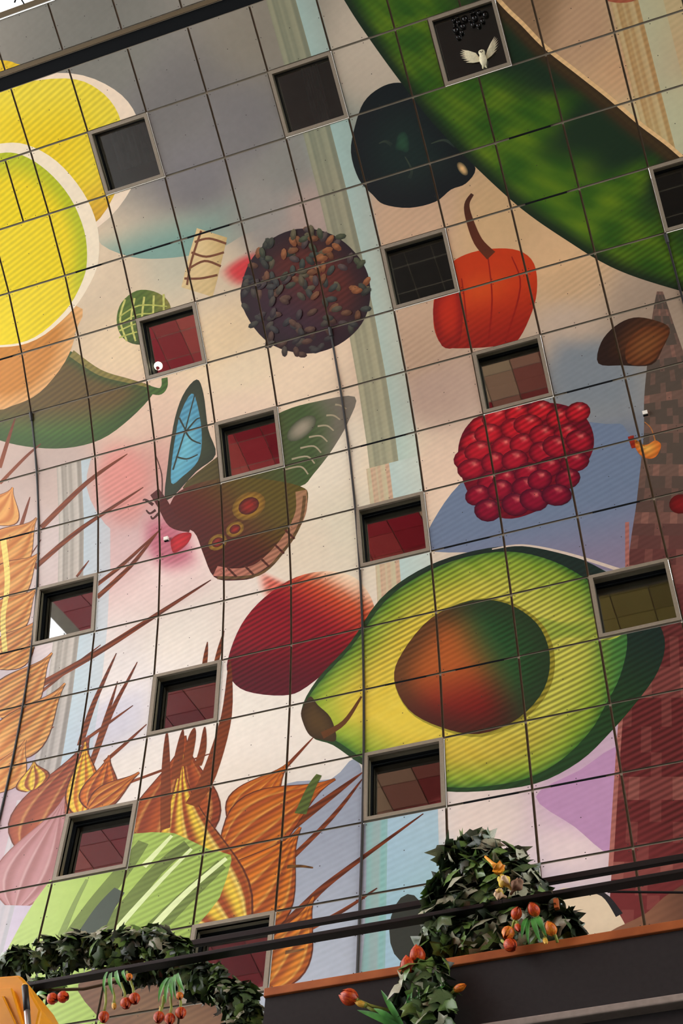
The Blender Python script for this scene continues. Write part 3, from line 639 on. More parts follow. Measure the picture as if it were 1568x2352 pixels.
# cable net of the glazed gable at the near end of the hall
net = empty('window_18', (UL*S, 0, 0)); net['kind'] = 'structure'
def inner_height(y):
    y = y if y > YAP else 2*YAP - y
    best = 0
    for i in range(0, NV, 10):
        if PY[i] >= y: best = PZ[i]; break
    return best
def inner_half(z):
    for i in range(0, NV, 10):
        if PZ[i] <= z: return PY[i]
    return 0
yk = -1.5
while yk > 2*YAP + 1.5:
    mb = MB(); mb.tube([(0, yk, 0), (0, yk, inner_height(yk))], .03, 6); mb.obj('net_cable', M_black, net); yk -= 2.4
zk = 4.0
while zk < PZ[0] - 1:
    yh_ = inner_half(zk); mb = MB(); mb.tube([(0, yh_, zk), (0, 2*YAP - yh_, zk)], .03, 6); mb.obj('net_cable', M_black, net); zk += 2.4
# long dark expansion slot with its trims between the two topmost rows
def along(name, u0, u1, v0, v1, z0, z1, m_, parent=None):
    M, w, h = frame(u0, u1, v0, v1); mb = MB(); mb.box((-w/2, -h/2, z0), (w/2, h/2, z1)); o = mb.obj(name, m_, parent); o.matrix_world = M; return o
M_trim = mat('bronze_trim', (96, 82, 58), .5, .2)
t1_ = along('trim_1', -4, 12, .74, .80, -.05, .03, M_trim); t1_['kind'] = 'structure'
t2_ = along('trim_2', -4, 12, .80, 1.0, -.034, -.03, M_black); t2_['kind'] = 'structure'
t3_ = along('trim_3', -4, 3, -.09, -.01, -.06, .05, M_trim); t3_['kind'] = 'structure'
# skylight beyond the top row
sk = empty('window_17'); sk['kind'] = 'structure'
M_clear = glass_material('skylight_glass', .0, (.95, .97, 1.0))
for r in (-3, -2, -1):
    for c in range(-4, 3):
        along('pane', c + .02, c + .98, r + .02, r + .98 - (.08 if r == -1 else 0), -.02, -.008, M_clear, sk)
for c in range(-4, 4): along('mullion', c - .02, c + .02, -3, -.09, -.05, .0, M_trim, sk)
for r in (-3, -2, -1): along('transom', -4, 3, r - .02, r + .02, -.05, .0, M_trim, sk)
M, w, h = frame(1, 2, -1, 0)
nd = MB(); 
for a in ((-.3,.16),(.3,.16),(-.3,-.16),(.3,-.16)): nd.tube([M @ Vector((.18+a[0]*.5, -.38+a[1], .12)), M @ Vector((.18, -.38, .12))], .022, 6)
nd.ball(M @ Vector((.18, -.38, .12)), .1, 8, 6); nd.tube([M @ Vector((.18, -.38, .12)), M @ Vector((.22, -.7, .0))], .02, 6)
nd.obj('glazing_clamp', M_black, sk)

# black slots in some joints, and the cables that run down the joints
for a in [[(5.279,12.029),(5.809,12.023)], [(6.198,12.009),(6.814,12.016)], [(6.189,10.031),(6.813,10.037)], [(8.191,8.011),(8.825,8.005)], [(8.201,10.034),(8.817,10.061)], [(8.205,3.996),(8.825,4.000)], [(8.207,4.985),(8.822,4.994)], [(7.209,14.036),(7.827,14.031)], [(6.201,14.020),(6.838,14.021)], [(3.106,3.991),(3.795,3.999)], [(2.187,4.024),(2.808,4.008)], [(-0.748,8.009),(-0.184,8.006)], [(-0.596,10.002),(-0.180,10.016)], [(-0.551,4.999),(-0.185,5.019)], [(5.177,7.999),(5.847,7.983)], [(1.184,4.017),(1.622,4.030)]]:
    r = round((a[0][1] + a[1][1]) / 2); u0, u1 = a[0][0], a[1][0]
    M, w, h = frame(u0, u1, r - .014, r + .014); mb = MB(); mb.box((-w/2, -h/2, -.05), (w/2, h/2, .004)); o = mb.obj('joint_slot', M_black, wall_back); o.matrix_world = M
def wallpt(u, v, d):
    M, w, h = frame(u - .01, u + .01, v - .01, v + .01); return M @ Vector((0, 0, d))
for u, va, vb, lab in [(0, 6.0, 18, 'black cable running down the mural joint near the left edge'), (5, 6.0, 18, 'black cable running down the middle of the mural past the avocado tip'), (10, 6.03, 18, 'black cable on the mural joint at the right edge under the green pod')]:
    t = empty('wall_cable', wallpt(u, vb, .03)); tag(t, lab, 'cable', 'black cables down the joints')
    loc = Vector(t.location)
    mb = MB(); pts = []; v = va
    while v <= vb + .001: pts.append(wallpt(u, v, .03) - loc); v += .25
    mb.tube(pts, .022, 6); mb.obj('cable', M_cable, t)
    mb = MB(); mb.tube([wallpt(u, va - .02, .03) - loc, wallpt(u, va, .03) - loc, wallpt(u, va + .13, .03) - loc, wallpt(u, va + .15, .03) - loc], [.02, .042, .042, .02], 8); mb.obj('cable_connector', M_cable, t)

# ------------------------------------------------------------------ windows of the flats behind the mural
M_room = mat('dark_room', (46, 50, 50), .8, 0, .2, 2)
M_blind = mat('grey_blind', (120, 130, 132), .8, 0, .1, 6)
for n, (c, r) in enumerate(WIN):
    M, w, h = frame(c, c + 1, r, r + 1)
    e = empty('window_%d' % (n + 1)); e.matrix_world = M; e['kind'] = 'structure'
    X, Y = w/2 - .004, h/2 - .004; f = .075
    for (a, b) in (((-X, Y-f, -.075), (X, Y, .035)), ((-X, -Y, -.075), (X, -Y+f, .035)), ((-X, -Y+f, -.075), (-X+f, Y-f, .035)), ((X-f, -Y+f, -.075), (X, Y-f, .035))):
        mb = MB(); mb.box(a, b); mb.obj('frame_bar', M_frame, e)
    x, y = X - f, Y - f
    mb = MB(); z0, z1 = -.16, -.03      # reveal
    mb.add([(-x,-y,z0),(x,-y,z0),(x,y,z0),(-x,y,z0),(-x,-y,z1),(x,-y,z1),(x,y,z1),(-x,y,z1)], [(0,1,5,4),(1,2,6,5),(2,3,7,6),(3,0,4,7)]); mb.obj('reveal', M_reveal, e)
    mb = MB(); z0, z1 = -.27, -.16
    mb.add([(-x,-y,z0),(x,-y,z0),(x,y,z0),(-x,y,z0),(-x,-y,z1),(x,-y,z1),(x,y,z1),(-x,y,z1)], [(0,1,5,4),(1,2,6,5),(2,3,7,6),(3,0,4,7)]); mb.obj('gasket', M_black, e)
    mb = MB(); mb.box((-x, -y, -.262), (x, y, -.25)); mb.obj('pane', M_glass, e)
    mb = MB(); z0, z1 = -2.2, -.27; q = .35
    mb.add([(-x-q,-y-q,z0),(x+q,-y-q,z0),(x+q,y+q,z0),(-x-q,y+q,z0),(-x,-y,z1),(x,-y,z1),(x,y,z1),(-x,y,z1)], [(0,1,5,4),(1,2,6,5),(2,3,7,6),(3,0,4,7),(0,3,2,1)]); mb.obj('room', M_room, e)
    if (c, r) in ((5, 2), (2, 2)):
        mb = MB(); k = 14                      # a drawn curtain
        x0, x1 = (-.1, .3) if c == 5 else (-.4, .5)
        for i in range(k):
            xa = x0 + (x1-x0)*i/k; xb = x0 + (x1-x0)*(i+1)/k; za, zb = (-.4, -.45) if i % 2 else (-.45, -.4)
            yb = -y if c == 5 else -.25
            mb.add([(xa, yb, za), (xb, yb, zb), (xb, y, zb), (xa, y, za)], [(0, 1, 2, 3)])
        mb.obj('curtain', M_blind, e)
def inside(c, r, fx, fy, d):
    M, w, h = frame(c, c + 1, r, r + 1); return M @ Vector((fx * w, fy * h, -.262 - d)), M
# lamp globe in the window left of the dark ball
p, M = inside(2, 5, -.37, -.24, .12)
lt = empty('globe_lamp', p); tag(lt, 'glowing white globe lamp behind the dark red window beside the netted green ball', 'lamp')
mb = MB(); mb.ball((0, 0, 0), .1, 16, 10); mb.obj('globe', mat('lit_globe', (255, 244, 220), .4, emit=(255, 236, 200), estr=1.6), lt, True)
mb = MB(); mb.tube([(0,0,-.13),(0,0,-.09)], [.03,.05], 10); mb.obj('socket', M_black, lt); mb = MB(); mb.tube([(0,0,-.13),(0,.05,-.5)], .008, 6); mb.obj('stem', M_black, lt)
p, M = inside(1, 13, -.4, -.38, .05)
lt = empty('globe_lamp', p); tag(lt, 'small yellow lamp in the lower left corner of the window above the pale green bowl', 'lamp')
mb = MB(); mb.ball((0, 0, 0), .07, 12, 8, sq=(1,1,1.3)); mb.obj('shade', mat('lit_amber_shade', (255, 190, 60), .5, emit=(255, 176, 50), estr=1.0), lt, True)
mb = MB(); mb.tube([(0,0,-.16),(0,0,-.08)], .02, 8); mb.obj('base', M_black, lt)
# black balloons and a white bird ornament in the window cut into the big green pod
M_ball = mat('black_balloon_rubber', (14, 16, 18), .12)
rb = random.Random(5)
spots = []
while len(spots) < 18:
    fx = rb.uniform(-.17, .34); fy = rb.uniform(.1, .4); rr = rb.uniform(.045, .075)
    if fy < .4 - (.2 + .1*math.sin(fx*22+4)) or (fy < .2 and fx > 0): continue
    if all(math.hypot(fx-a, fy-b)*1.5 > (rr+c)*1.14 for a, b, c in spots) or False: spots.append((fx, fy, rr))
    elif rb.random() < .02: spots.append((fx, fy, .03)) if all(math.hypot(fx-a, fy-b)*1.5 > (.03+c)*1.14 for a, b, c in spots) else None
for fx, fy, rr in spots:
    p, M = inside(7.5, 2, fx, fy, -.1 - rb.uniform(0, .05))
    b = empty('balloon', p); tag(b, 'shiny black balloon in the cluster at the top of the window above the white bird', 'balloon', 'black balloons in the window')
    mb = MB(); mb.ball((0,0,0), rr, 12, 9, sq=(1,1,1.12)); sk_ = mb.obj('skin', M_ball, b, True)
    mb = MB(); mb.tube([(0,0,-rr*1.1),(0,0,-rr*1.3)], [.004,.012], 6); mb.obj('knot', M_ball, sk_)
p, M = inside(7.5, 2, .12, -.28, -.12)
ow = empty('bird_ornament'); ow.matrix_world = Matrix.Translation(p) @ M.to_3x3().to_4x4() @ Matrix.Rotation(math.radians(-4), 4, 'Z'); tag(ow, 'white bird ornament with spread wings hanging behind the window in the green pod', 'ornament')
M_wh = mat('white_feathers', (236, 230, 196), .8, 0, .12, 30, bump=.3)
mb = MB(); mb.tube([(0,-.17,0),(0,-.11,.01),(0,-.03,.02),(0,.05,.02),(0,.1,.02),(0,.15,.02),(0,.19,.02),(0,.21,.02)], [.02,.06,.085,.075,.06,.075,.06,.015], 12); obd = mb.obj('body', M_wh, ow, True)
for s in (-1, 1):
    mb = MB()
    for k in range(7):
        t = k / 6; L = .34 + .08*math.sin(t*3)
        ang = math.radians((14 + 16*t) if s < 0 else (34 + 18*t)); bx = .05 + .012*k; by = .0 + .022*k
        tipx = bx + L*math.cos(ang); tipy = by + L*math.sin(ang) - .06*(1-t)
        z = .004*k; wv = .03
        mb.add([(s*bx, by-wv, z), (s*(bx+tipx)/2, (by+tipy)/2-wv*1.2, z+.01), (s*tipx, tipy, z), (s*(bx+tipx)/2, (by+tipy)/2+wv, z+.01), (s*bx, by+wv, z),
                (s*bx, by-wv, z-.012), (s*(bx+tipx)/2, (by+tipy)/2-wv*1.2, z-.002), (s*tipx, tipy, z-.01), (s*(bx+tipx)/2, (by+tipy)/2+wv, z-.002), (s*bx, by+wv, z-.012)],
               [(0,1,3,4),(1,2,3),(9,8,6,5),(8,7,6),(0,5,6,1),(1,6,7,2),(2,7,8,3),(3,8,9,4)])
    mb.obj('wing', M_wh, ow)
    mb = MB(); mb.ball((s*.026, .155, .095), .012, 8, 6); mb.obj('eye', M_black, obd)
mb = MB(); mb.tube([(0,.14,.09),(0,.125,.115)], [.012,.002], 6); mb.obj('beak', mat('dark_beak', (60,44,30)), obd)
for s in (-1, 1):
    mb = MB(); mb.tube([(s*.03,-.14,.02),(s*.04,-.2,.03)], [.022,.012], 6); mb.obj('foot', M_wh, obd)
# small white sensors screwed on the cladding
for q, lab in zip([(2.116,8.729),(9.148,8.658)], ('small white sensor box on the wall beside the butterfly body', 'small white sensor box on the printed tower above the shrimp')):
    M, w, h = frame(q[0] - .05, q[0] + .05, q[1] - .05, q[1] + .05)
    e = empty('wall_sensor'); e.matrix_world = M; tag(e, lab, 'sensor')
    mb = MB(); mb.box((-.05,-.04,.0),(.05,.04,.09)); mb.obj('housing', mat('white_plastic', (240,236,226), .5), e); mb = MB(); mb.box((-.05,-.055,.0),(.05,-.04,.06)); mb.obj('shadow_strip', M_black, e)  # black strip below the housing stands in for its shadow

# ------------------------------------------------------------------ market stall terrace in front
CX, CY, CZ = CAM
M_fascia = mat('dark_fascia', (42, 38, 39), .7, 0, .12, 40, spec=.3)
M_wood = mat('oiled_wood', (176, 92, 44), .5, 0, .22, 6, col2=(196, 110, 56))
M_rail = mat('black_steel', (30, 29, 30), .45, .0, .1, 60, spec=.35)
M_ledge = mat('grey_ledge', (150, 138, 130), .55, 0, .1, 30)
XL = CX - 2.268; XR = CX + 7
st = empty('market_stall', (XL, CY + 5, 0)); tag(st, 'dark stall front with an orange wooden top edge at the lower right', 'stall')
def wbox(name, a, b, m_, parent, bev=0):
    l = Vector(parent.location) if parent else Vector((0, 0, 0))
    mb = MB(); mb.box(Vector(a) - l, Vector(b) - l); o = mb.obj(name, m_, parent)
    if bev: bm = o.modifiers.new('b', 'BEVEL'); bm.width = bev; bm.segments = 2
    return o
wbox('fascia', (XL, CY+5.0, CZ+3.14), (XR, CY+5.06, CZ+3.455), M_fascia, st)
wbox('coping', (XL-.005, CY+4.985, CZ+3.455), (XR, CY+5.09, CZ+3.497), M_wood, st, .004)
wbox('ledge', (XL, CY+4.965, CZ+3.115), (XR, CY+5.06, CZ+3.15), M_ledge, st, .006)
wbox('lower_front', (XL, CY+5.02, 0), (XR, CY+5.08, CZ+3.115), M_fascia, st)
wbox('side', (XL, CY+5.08, 0), (XL+.06, CY+7.5, CZ+3.0), M_fascia, st)
wbox('deck', (XL+.06, CY+5.08, CZ+2.6), (XR, CY+7.5, CZ+2.7), M_fascia, st)
hr = empty('handrail', (CX-3.55, CY+5, CZ+3.73)); tag(hr, 'lower black steel handrail running in front of the ivy', 'railing')
wbox('rail', (CX-3.55, CY+5.0, CZ+3.737), (XR, CY+5.052, CZ+3.757), M_rail, hr, .003)
for x in (CX-1.45, CX+1.6, CX+4.6): wbox('post', (x, CY+5.09, CZ+2.7), (x+.03, CY+5.12, CZ+3.74), M_rail, hr)
hr2 = empty('handrail', (CX-2.9, CY+5.25, CZ+4.0)); tag(hr2, 'upper thin black steel rail behind the ivy', 'railing')
wbox('rail', (CX-2.9, CY+5.25, CZ+3.992), (XR, CY+5.275, CZ+4.025), M_rail, hr2, .003)
for x in (CX-1.35, CX+1.6, CX+4.6): wbox('post', (x, CY+5.26, CZ+2.7), (x+.03, CY+5.29, CZ+4.0), M_rail, hr2)
wi = MB(); wi.tube([(13.241,-12.297,5.599), (13.410,-12.297,5.562), (13.581,-12.297,5.525), (14.017,-12.297,5.440)], .006, 6)
tag(wi.obj('thin_cable', M_cable), 'thin black cable strung just below the handrail at the right', 'cable')

# ------------------------------------------------------------------ ivy
LEAFM = [mat('ivy_dark', (80, 100, 64), .3, 0, .3, 30), mat('ivy_green', (102, 132, 66), .3, 0, .25, 30), mat('ivy_sheen', (168, 168, 144), .34, 0, .25, 30), mat('ivy_deep', (40, 54, 38), .4, 0, .2, 30)]  # the pale grey-green leaves carry whitish sky sheen in their colour
def leaf_mesh(mi, seed):
    r = random.Random(seed); 
    out = [(0,0),(.22,-.12),(.5,.02),(.36,.3),(.42,.62),(.2,.66),(0,1.08),(-.2,.66),(-.42,.62),(-.36,.3),(-.5,.02),(-.22,-.12)]
    mb = MB(); cup = r.uniform(.1,.35); dr = r.uniform(.1,.5)
    vs = [(x*(1+r.uniform(-.08,.08)), y, -abs(x)*cup*1.2 - dr*y*y*.5 + r.uniform(-.04,.04)) for x, y in out]
    vs.append((0, .3, .06)); vs.append((0, .62, -dr*.15 + .03))
    fs = [(12,0,1),(12,1,2),(12,2,3),(12,3,13),(13,3,4),(13,4,5),(13,5,6),(13,6,7),(13,7,8),(13,8,9),(12,13,9),(12,9,10),(12,10,11),(12,11,0)]
    mb.add(vs, fs)
    return mb.mesh('leaf', LEAFM[mi], True)
LEAVES = [leaf_mesh(k % 4, k) for k in range(12)]
def leaf_matrix(p, out, size, r):
    n = (out + Vector((r.uniform(-.6,.6), r.uniform(-.6,.6), r.uniform(-.1,.9)))).normalized()
    tip = Vector((r.uniform(-.9,.9), r.uniform(-.5,.3), r.uniform(-1,.35))); tip = tip - n * tip.dot(n)
    tip = tip.normalized() if tip.length > 1e-3 else n.orthogonal().normalized()
    x = tip.cross(n); M = Matrix.Identity(4)
    for k in range(3): M[k][0] = x[k]*size; M[k][1] = tip[k]*size; M[k][2] = n[k]*size; M[k][3] = p[k]
    return M
def ivy(name, label, ells, nleaf, nstuff, seed, smin=.055, smax=.09, lw=(3, 2.2, 1.2, 2)):
    r = random.Random(seed); c0 = Vector(ells[0][0]); e = empty(name, c0); tag(e, label, 'ivy')
    area = [a[1]*a[2] for a in ells]
    def sample(front):
        (c, rx, rz) = r.choices(ells, area)[0]; ry = min(rx, rz) * .9
        while True:
            d = Vector((r.gauss(0,1), r.gauss(0,1), r.gauss(0,1))).normalized()
            if not front or d.y < .25: break
        k = r.uniform(.8, 1.04) if front else r.uniform(.2, .85)
        return Vector(c) + Vector((d.x*rx*k, d.y*ry*k, d.z*rz*k)), d
    for i in range(nleaf):
        p, d = sample(True)
        mi = r.choices(range(12), [lw[k % 4] for k in range(12)])[0]
        o = link('leaf', LEAVES[mi], e); o.matrix_basis = leaf_matrix(p - c0, d, r.uniform(smin, smax), r)
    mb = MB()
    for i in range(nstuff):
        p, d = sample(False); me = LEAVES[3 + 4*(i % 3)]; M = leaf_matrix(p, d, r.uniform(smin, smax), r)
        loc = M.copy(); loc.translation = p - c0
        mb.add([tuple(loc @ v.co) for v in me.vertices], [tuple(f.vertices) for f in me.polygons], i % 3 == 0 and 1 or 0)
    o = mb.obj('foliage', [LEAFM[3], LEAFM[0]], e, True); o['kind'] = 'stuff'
    mb = MB()
    for i in range(len(ells) - 1):
        a, b = Vector(ells[i][0]) - c0, Vector(ells[i+1][0]) - c0
        mb.tube([a, (a+b)/2 + Vector((0,0,r.uniform(-.03,.03))), b], .008, 5)
    mb.obj('vine', mat('vine_bark', (84, 66, 44), .8), e)
    return e
PXM = .00212
def ELL(lst): return [(p, a*PXM, b*PXM) for p, a, b in lst]
ivy('ivy_bush', 'large bushy ivy standing above the wooden edge, with birds and tulips in it', ELL([((12.706,-12.577,5.777),45,26), ((12.630,-12.577,5.730),50,28), ((12.765,-12.577,5.650),75,38), ((12.648,-12.577,5.613),85,42), ((12.842,-12.577,5.536),65,45), ((12.571,-12.577,5.484),65,45), ((12.734,-12.577,5.416),85,55), ((12.906,-12.577,5.416),60,45), ((12.517,-12.577,5.365),45,45), ((12.688,-12.577,5.275),90,45), ((12.908,-12.577,5.289),70,55), ((13.052,-12.577,5.250),38,40), ((12.505,-12.577,5.242),50,30), ((12.704,-12.577,5.183),60,22)]), 290, 900, 21, .075, .135, (2, 2, 3, .8))
ivy('ivy_garland', 'ivy garland draped over the handrail from the lower left corner', ELL([((10.180,-12.557,5.571),30,24), ((10.297,-12.557,5.600),36,34), ((10.442,-12.557,5.612),42,42), ((10.590,-12.557,5.610),46,46), ((10.751,-12.557,5.592),46,46), ((10.911,-12.557,5.570),46,46), ((11.054,-12.557,5.561),44,44), ((11.184,-12.557,5.475),35,32), ((10.532,-12.557,5.434),34,22), ((10.453,-12.607,5.369),20,30), ((10.968,-12.557,5.382),30,24), ((11.102,-12.557,5.406),40,28), ((11.223,-12.557,5.360),40,34), ((11.321,-12.557,5.308),40,40)]), 290, 900, 22, .055, .095)
ivy('ivy_tail', 'brownish end of the ivy garland hanging beside the stall corner', ELL([((11.475,-12.577,5.200),36,44), ((11.559,-12.577,5.130),36,48), ((11.611,-12.577,5.044),28,36), ((11.418,-12.577,5.313),26,22), ((11.564,-12.577,4.987),40,30)]), 110, 350, 23, .045, .075)
ivy('ivy_sprig', 'ivy sprig hanging down in front of the dark stall front', ELL([((12.472,-12.767,4.963),45,38), ((12.540,-12.767,5.014),30,22), ((12.423,-12.767,4.899),28,28), ((12.556,-12.767,4.836),38,38), ((12.480,-12.767,4.798),36,34), ((12.546,-12.767,4.768),40,28)]), 70, 90, 24, .055, .1, (2, 2, 2, 1))

# ------------------------------------------------------------------ tulips
PET = {}
def petal_mesh(m_):
    mb = MB(); n, k = 6, 4; vs = []
    for i in range(n + 1):
        t = i / n; rad = math.sin(math.pi * (t*.86 + .07)) ** .75 * (1 - .25*t) * .56; wid = .52 * math.sin(math.pi * min(1, t*.9+.06)) ** .7
        for j in range(k + 1):
            a = (j/k - .5) * 2 * wid * 1.5
            vs.append((rad*math.sin(a), -rad*math.cos(a), t*1.15))
    fs = [(i*(k+1)+j, i*(k+1)+j+1, (i+1)*(k+1)+j+1, (i+1)*(k+1)+j) for i in range(n) for j in range(k)]
    mb.add(vs, fs); return mb.mesh('petal', m_, True)
def petal_mat(name, a, b):
    mm = mat(name, a, .45); nt = mm.node_tree; bb = nt.nodes['Principled BSDF']
    tc = nt.nodes.new('ShaderNodeTexCoord'); mp = nt.nodes.new('ShaderNodeMapping'); mp.inputs['Scale'].default_value = (9, 9, 1.2)
    n = nt.nodes.new('ShaderNodeTexNoise'); n.inputs['Scale'].default_value = 1.6; r = nt.nodes.new('ShaderNodeValToRGB')
    r.color_ramp.elements[0].position = .4; r.color_ramp.elements[1].position = .66
    r.color_ramp.elements[0].color = (*lin(a), 1); r.color_ramp.elements[1].color = (*lin(b), 1)
    nt.links.new(tc.outputs['Object'], mp.inputs[0]); nt.links.new(mp.outputs[0], n.inputs['Vector']); nt.links.new(n.outputs['Fac'], r.inputs['Fac']); nt.links.new(r.outputs[0], bb.inputs['Base Color'])
    return mm
PET['red'] = petal_mesh(petal_mat('red_orange_petal', (176, 34, 12), (224, 100, 22)))
PET['orange'] = petal_mesh(petal_mat('orange_petal', (206, 84, 16), (236, 156, 34)))
PET['yellow'] = petal_mesh(petal_mat('yellow_petal', (226, 160, 40), (246, 214, 100)))
M_stem = mat('tulip_stem', (150, 160, 70), .5, 0, .15, 20); M_blade = mat('tulip_leaf', (54, 132, 56), .4, 0, .3, 12, col2=(96, 176, 84))
def tulip(label, head, base, size, col, blades=(), bud=False):
    head = Vector(head); base = Vector(base); d = (head - base).normalized()
    t = empty('tulip', base); tag(t, label, 'tulip', 'artificial tulips in the ivy')
    mb = MB(); sag = Vector((0, 0, -.008)) if abs(d.z) < .8 else Vector((.006, 0, 0))
    mb.tube([Vector((0,0,0)), (head-base)*.5 + sag, head - base - d*size*.5], .0065, 6); mb.obj('stem', M_stem, t, True)
    x = d.orthogonal().normalized(); y = d.cross(x)
    mb = MB(); hb = head - base; mb.tube([hb - d*size*.6, hb - d*size*.5, hb - d*size*.3, hb + d*size*.1], [.006, .011, .009, .003], 8); fh = mb.obj('flower_head', M_stem, t, True)
    for k in range(6):
        a = k * 1.0472 + .3; sc = size * (1.0 if k % 2 else .93); wd = size * (.62 if bud else 1.0) * (1.0 if k % 2 else .94)
        xx = x*math.cos(a) + y*math.sin(a); yy = d.cross(xx); M = Matrix.Identity(4)
        for q in range(3): M[q][0] = xx[q]*wd; M[q][1] = yy[q]*wd; M[q][2] = d[q]*sc; M[q][3] = (head - base - d*size*.55)[q]
        o = link('petal', PET[col], fh); o.matrix_basis = M
    for (a, b, w) in blades:
        a = Vector(a) - base; b = Vector(b) - base; dd = (b - a); l = dd.length; dn = dd.normalized(); sd = dn.cross(Vector((0,-1,0))).normalized()
        mb = MB(); vs = []; n = 6
        for i in range(n + 1):
            tt = i / n; ww = w * math.sin(math.pi * min(1, .22 + .78*tt)) ** .8 if i < n else .0005
            c = a + dd*tt + Vector((0, -.02*math.sin(math.pi*tt), 0)); 
            vs += [tuple(c - sd*ww), tuple(c + Vector((0, .35*ww, 0))), tuple(c + sd*ww)]
        mb.add(vs, [(i*3+j, i*3+j+1, i*3+j+4, i*3+j+3) for i in range(n) for j in (0, 1)]); mb.obj('leaf', M_blade, t, True)
    return t
tulip('red-orange tulip upright above the wooden edge, higher of the two over the sprig', (12.467,-12.797,5.076), (12.466,-12.767,4.923), 0.072, 'red', [((12.442,-12.777,4.779),(12.469,-12.807,4.936),0.02), ((12.468,-12.777,4.784),(12.478,-12.807,4.922),0.012)], False)
tulip('red-orange tulip just left of and below the highest upright one', (12.428,-12.807,5.025), (12.436,-12.777,4.911), 0.07, 'red', [((12.430,-12.787,4.795),(12.451,-12.817,4.925),0.012)], False)
tulip('large red tulip leaning far left in front of the dark stall front', (12.163,-12.797,4.925), (12.347,-12.767,4.847), 0.075, 'red', [((12.399,-12.777,4.756),(12.310,-12.807,4.927),0.013), ((12.399,-12.777,4.746),(12.206,-12.807,4.850),0.016)], False)
tulip('small cream-yellow tulip bud below the large red left-leaning tulip', (12.217,-12.797,4.883), (12.309,-12.767,4.847), 0.045, 'yellow', [((12.380,-12.777,4.769),(12.279,-12.807,4.846),0.014)], True)
tulip('yellow-orange tulip leaning right from the sprig on the dark stall front', (12.651,-12.797,4.884), (12.566,-12.767,4.879), 0.055, 'orange', [((12.541,-12.777,4.869),(12.592,-12.807,4.898),0.009)], True)
tulip('red tulip under the handrail left of the glass bauble', (12.982,-12.767,5.225), (12.997,-12.737,5.192), 0.056, 'red', [((12.969,-12.747,5.199),(13.002,-12.777,5.050),0.012), ((12.989,-12.747,5.204),(13.030,-12.777,5.076),0.013)], False)
tulip('red tulip half hidden in ivy leaves below the bird figures', (12.906,-12.767,5.220), (12.881,-12.737,5.192), 0.05, 'red', [], False)
tulip('yellow and red tulip facing down in the middle of the bush', (12.863,-12.767,5.130), (12.885,-12.737,5.196), 0.058, 'orange', [], False)
tulip('narrow red tulip beside the yellow and red one in the bush', (12.908,-12.767,5.147), (12.887,-12.737,5.222), 0.048, 'red', [((12.946,-12.747,5.204),(12.924,-12.777,5.084),0.01), ((12.953,-12.747,5.194),(12.950,-12.777,5.049),0.009)], True)
tulip('orange tulip on a long stalk at the right side of the bush', (13.048,-12.767,5.116), (13.066,-12.737,5.064), 0.056, 'orange', [], False)
tulip('orange-red tulip resting on the wooden edge under the bush', (12.871,-12.767,5.068), (12.827,-12.737,5.120), 0.06, 'red', [], False)
tulip('small yellow tulip bud hanging at the right of the bush', (13.021,-12.767,5.059), (13.008,-12.737,5.133), 0.036, 'yellow', [], True)
tulip('dark orange tulip next to the yellow housing, nearer to it', (10.674,-12.767,5.188), (10.578,-12.737,5.246), 0.056, 'red', [((10.560,-12.747,5.229),(10.643,-12.777,5.214),0.012)], False)
tulip('dark orange tulip second from the yellow housing', (10.729,-12.767,5.188), (10.627,-12.737,5.235), 0.056, 'red', [((10.595,-12.747,5.132),(10.693,-12.777,5.040),0.009)], False)
tulip('orange tulip hanging lowest in the left bunch under the garland', (10.967,-12.767,5.045), (10.927,-12.737,5.218), 0.052, 'red', [((10.925,-12.747,5.300),(10.954,-12.777,5.157),0.008), ((10.945,-12.747,5.291),(10.998,-12.777,5.145),0.011)], False)
tulip('narrow yellow tulip bud in the left bunch under the garland', (11.010,-12.767,5.093), (10.964,-12.737,5.211), 0.038, 'yellow', [], True)
tulip('orange tulip in the middle right of the left bunch under the garland', (11.069,-12.767,5.097), (11.005,-12.737,5.232), 0.054, 'red', [((10.971,-12.747,5.296),(11.038,-12.777,5.169),0.011)], False)
tulip('orange tulip rightmost in the left bunch under the garland', (11.109,-12.767,5.114), (11.045,-12.737,5.248), 0.054, 'red', [((11.010,-12.747,5.294),(11.058,-12.777,5.202),0.008)], False)
tulip('small orange tulip tucked directly under the handrail', (11.059,-12.767,5.235), (11.024,-12.737,5.288), 0.036, 'orange', [], False)
tulip('orange-red tulip hanging leftmost in the right bunch under the garland', (11.250,-12.767,4.997), (11.239,-12.737,5.119), 0.052, 'red', [((11.251,-12.747,5.212),(11.241,-12.777,5.068),0.011)], False)
tulip('narrow yellow bud above the leftmost tulip of the right bunch', (11.242,-12.747,5.049), (11.231,-12.717,5.142), 0.03, 'yellow', [], True)
tulip('orange-red tulip hanging lowest in the right bunch under the garland', (11.306,-12.767,4.979), (11.275,-12.737,5.113), 0.052, 'red', [((11.262,-12.747,5.210),(11.280,-12.777,5.053),0.011), ((11.277,-12.747,5.212),(11.310,-12.777,5.069),0.01)], False)
tulip('orange-red tulip hanging rightmost in the right bunch under the garland', (11.356,-12.767,5.001), (11.314,-12.737,5.124), 0.052, 'red', [((11.295,-12.747,5.225),(11.366,-12.777,5.095),0.01)], False)
tulip('small orange tulip among the green blades of the right bunch', (11.337,-12.767,5.089), (11.292,-12.737,5.200), 0.036, 'orange', [((11.286,-12.747,5.222),(11.327,-12.777,5.066),0.009)], False)

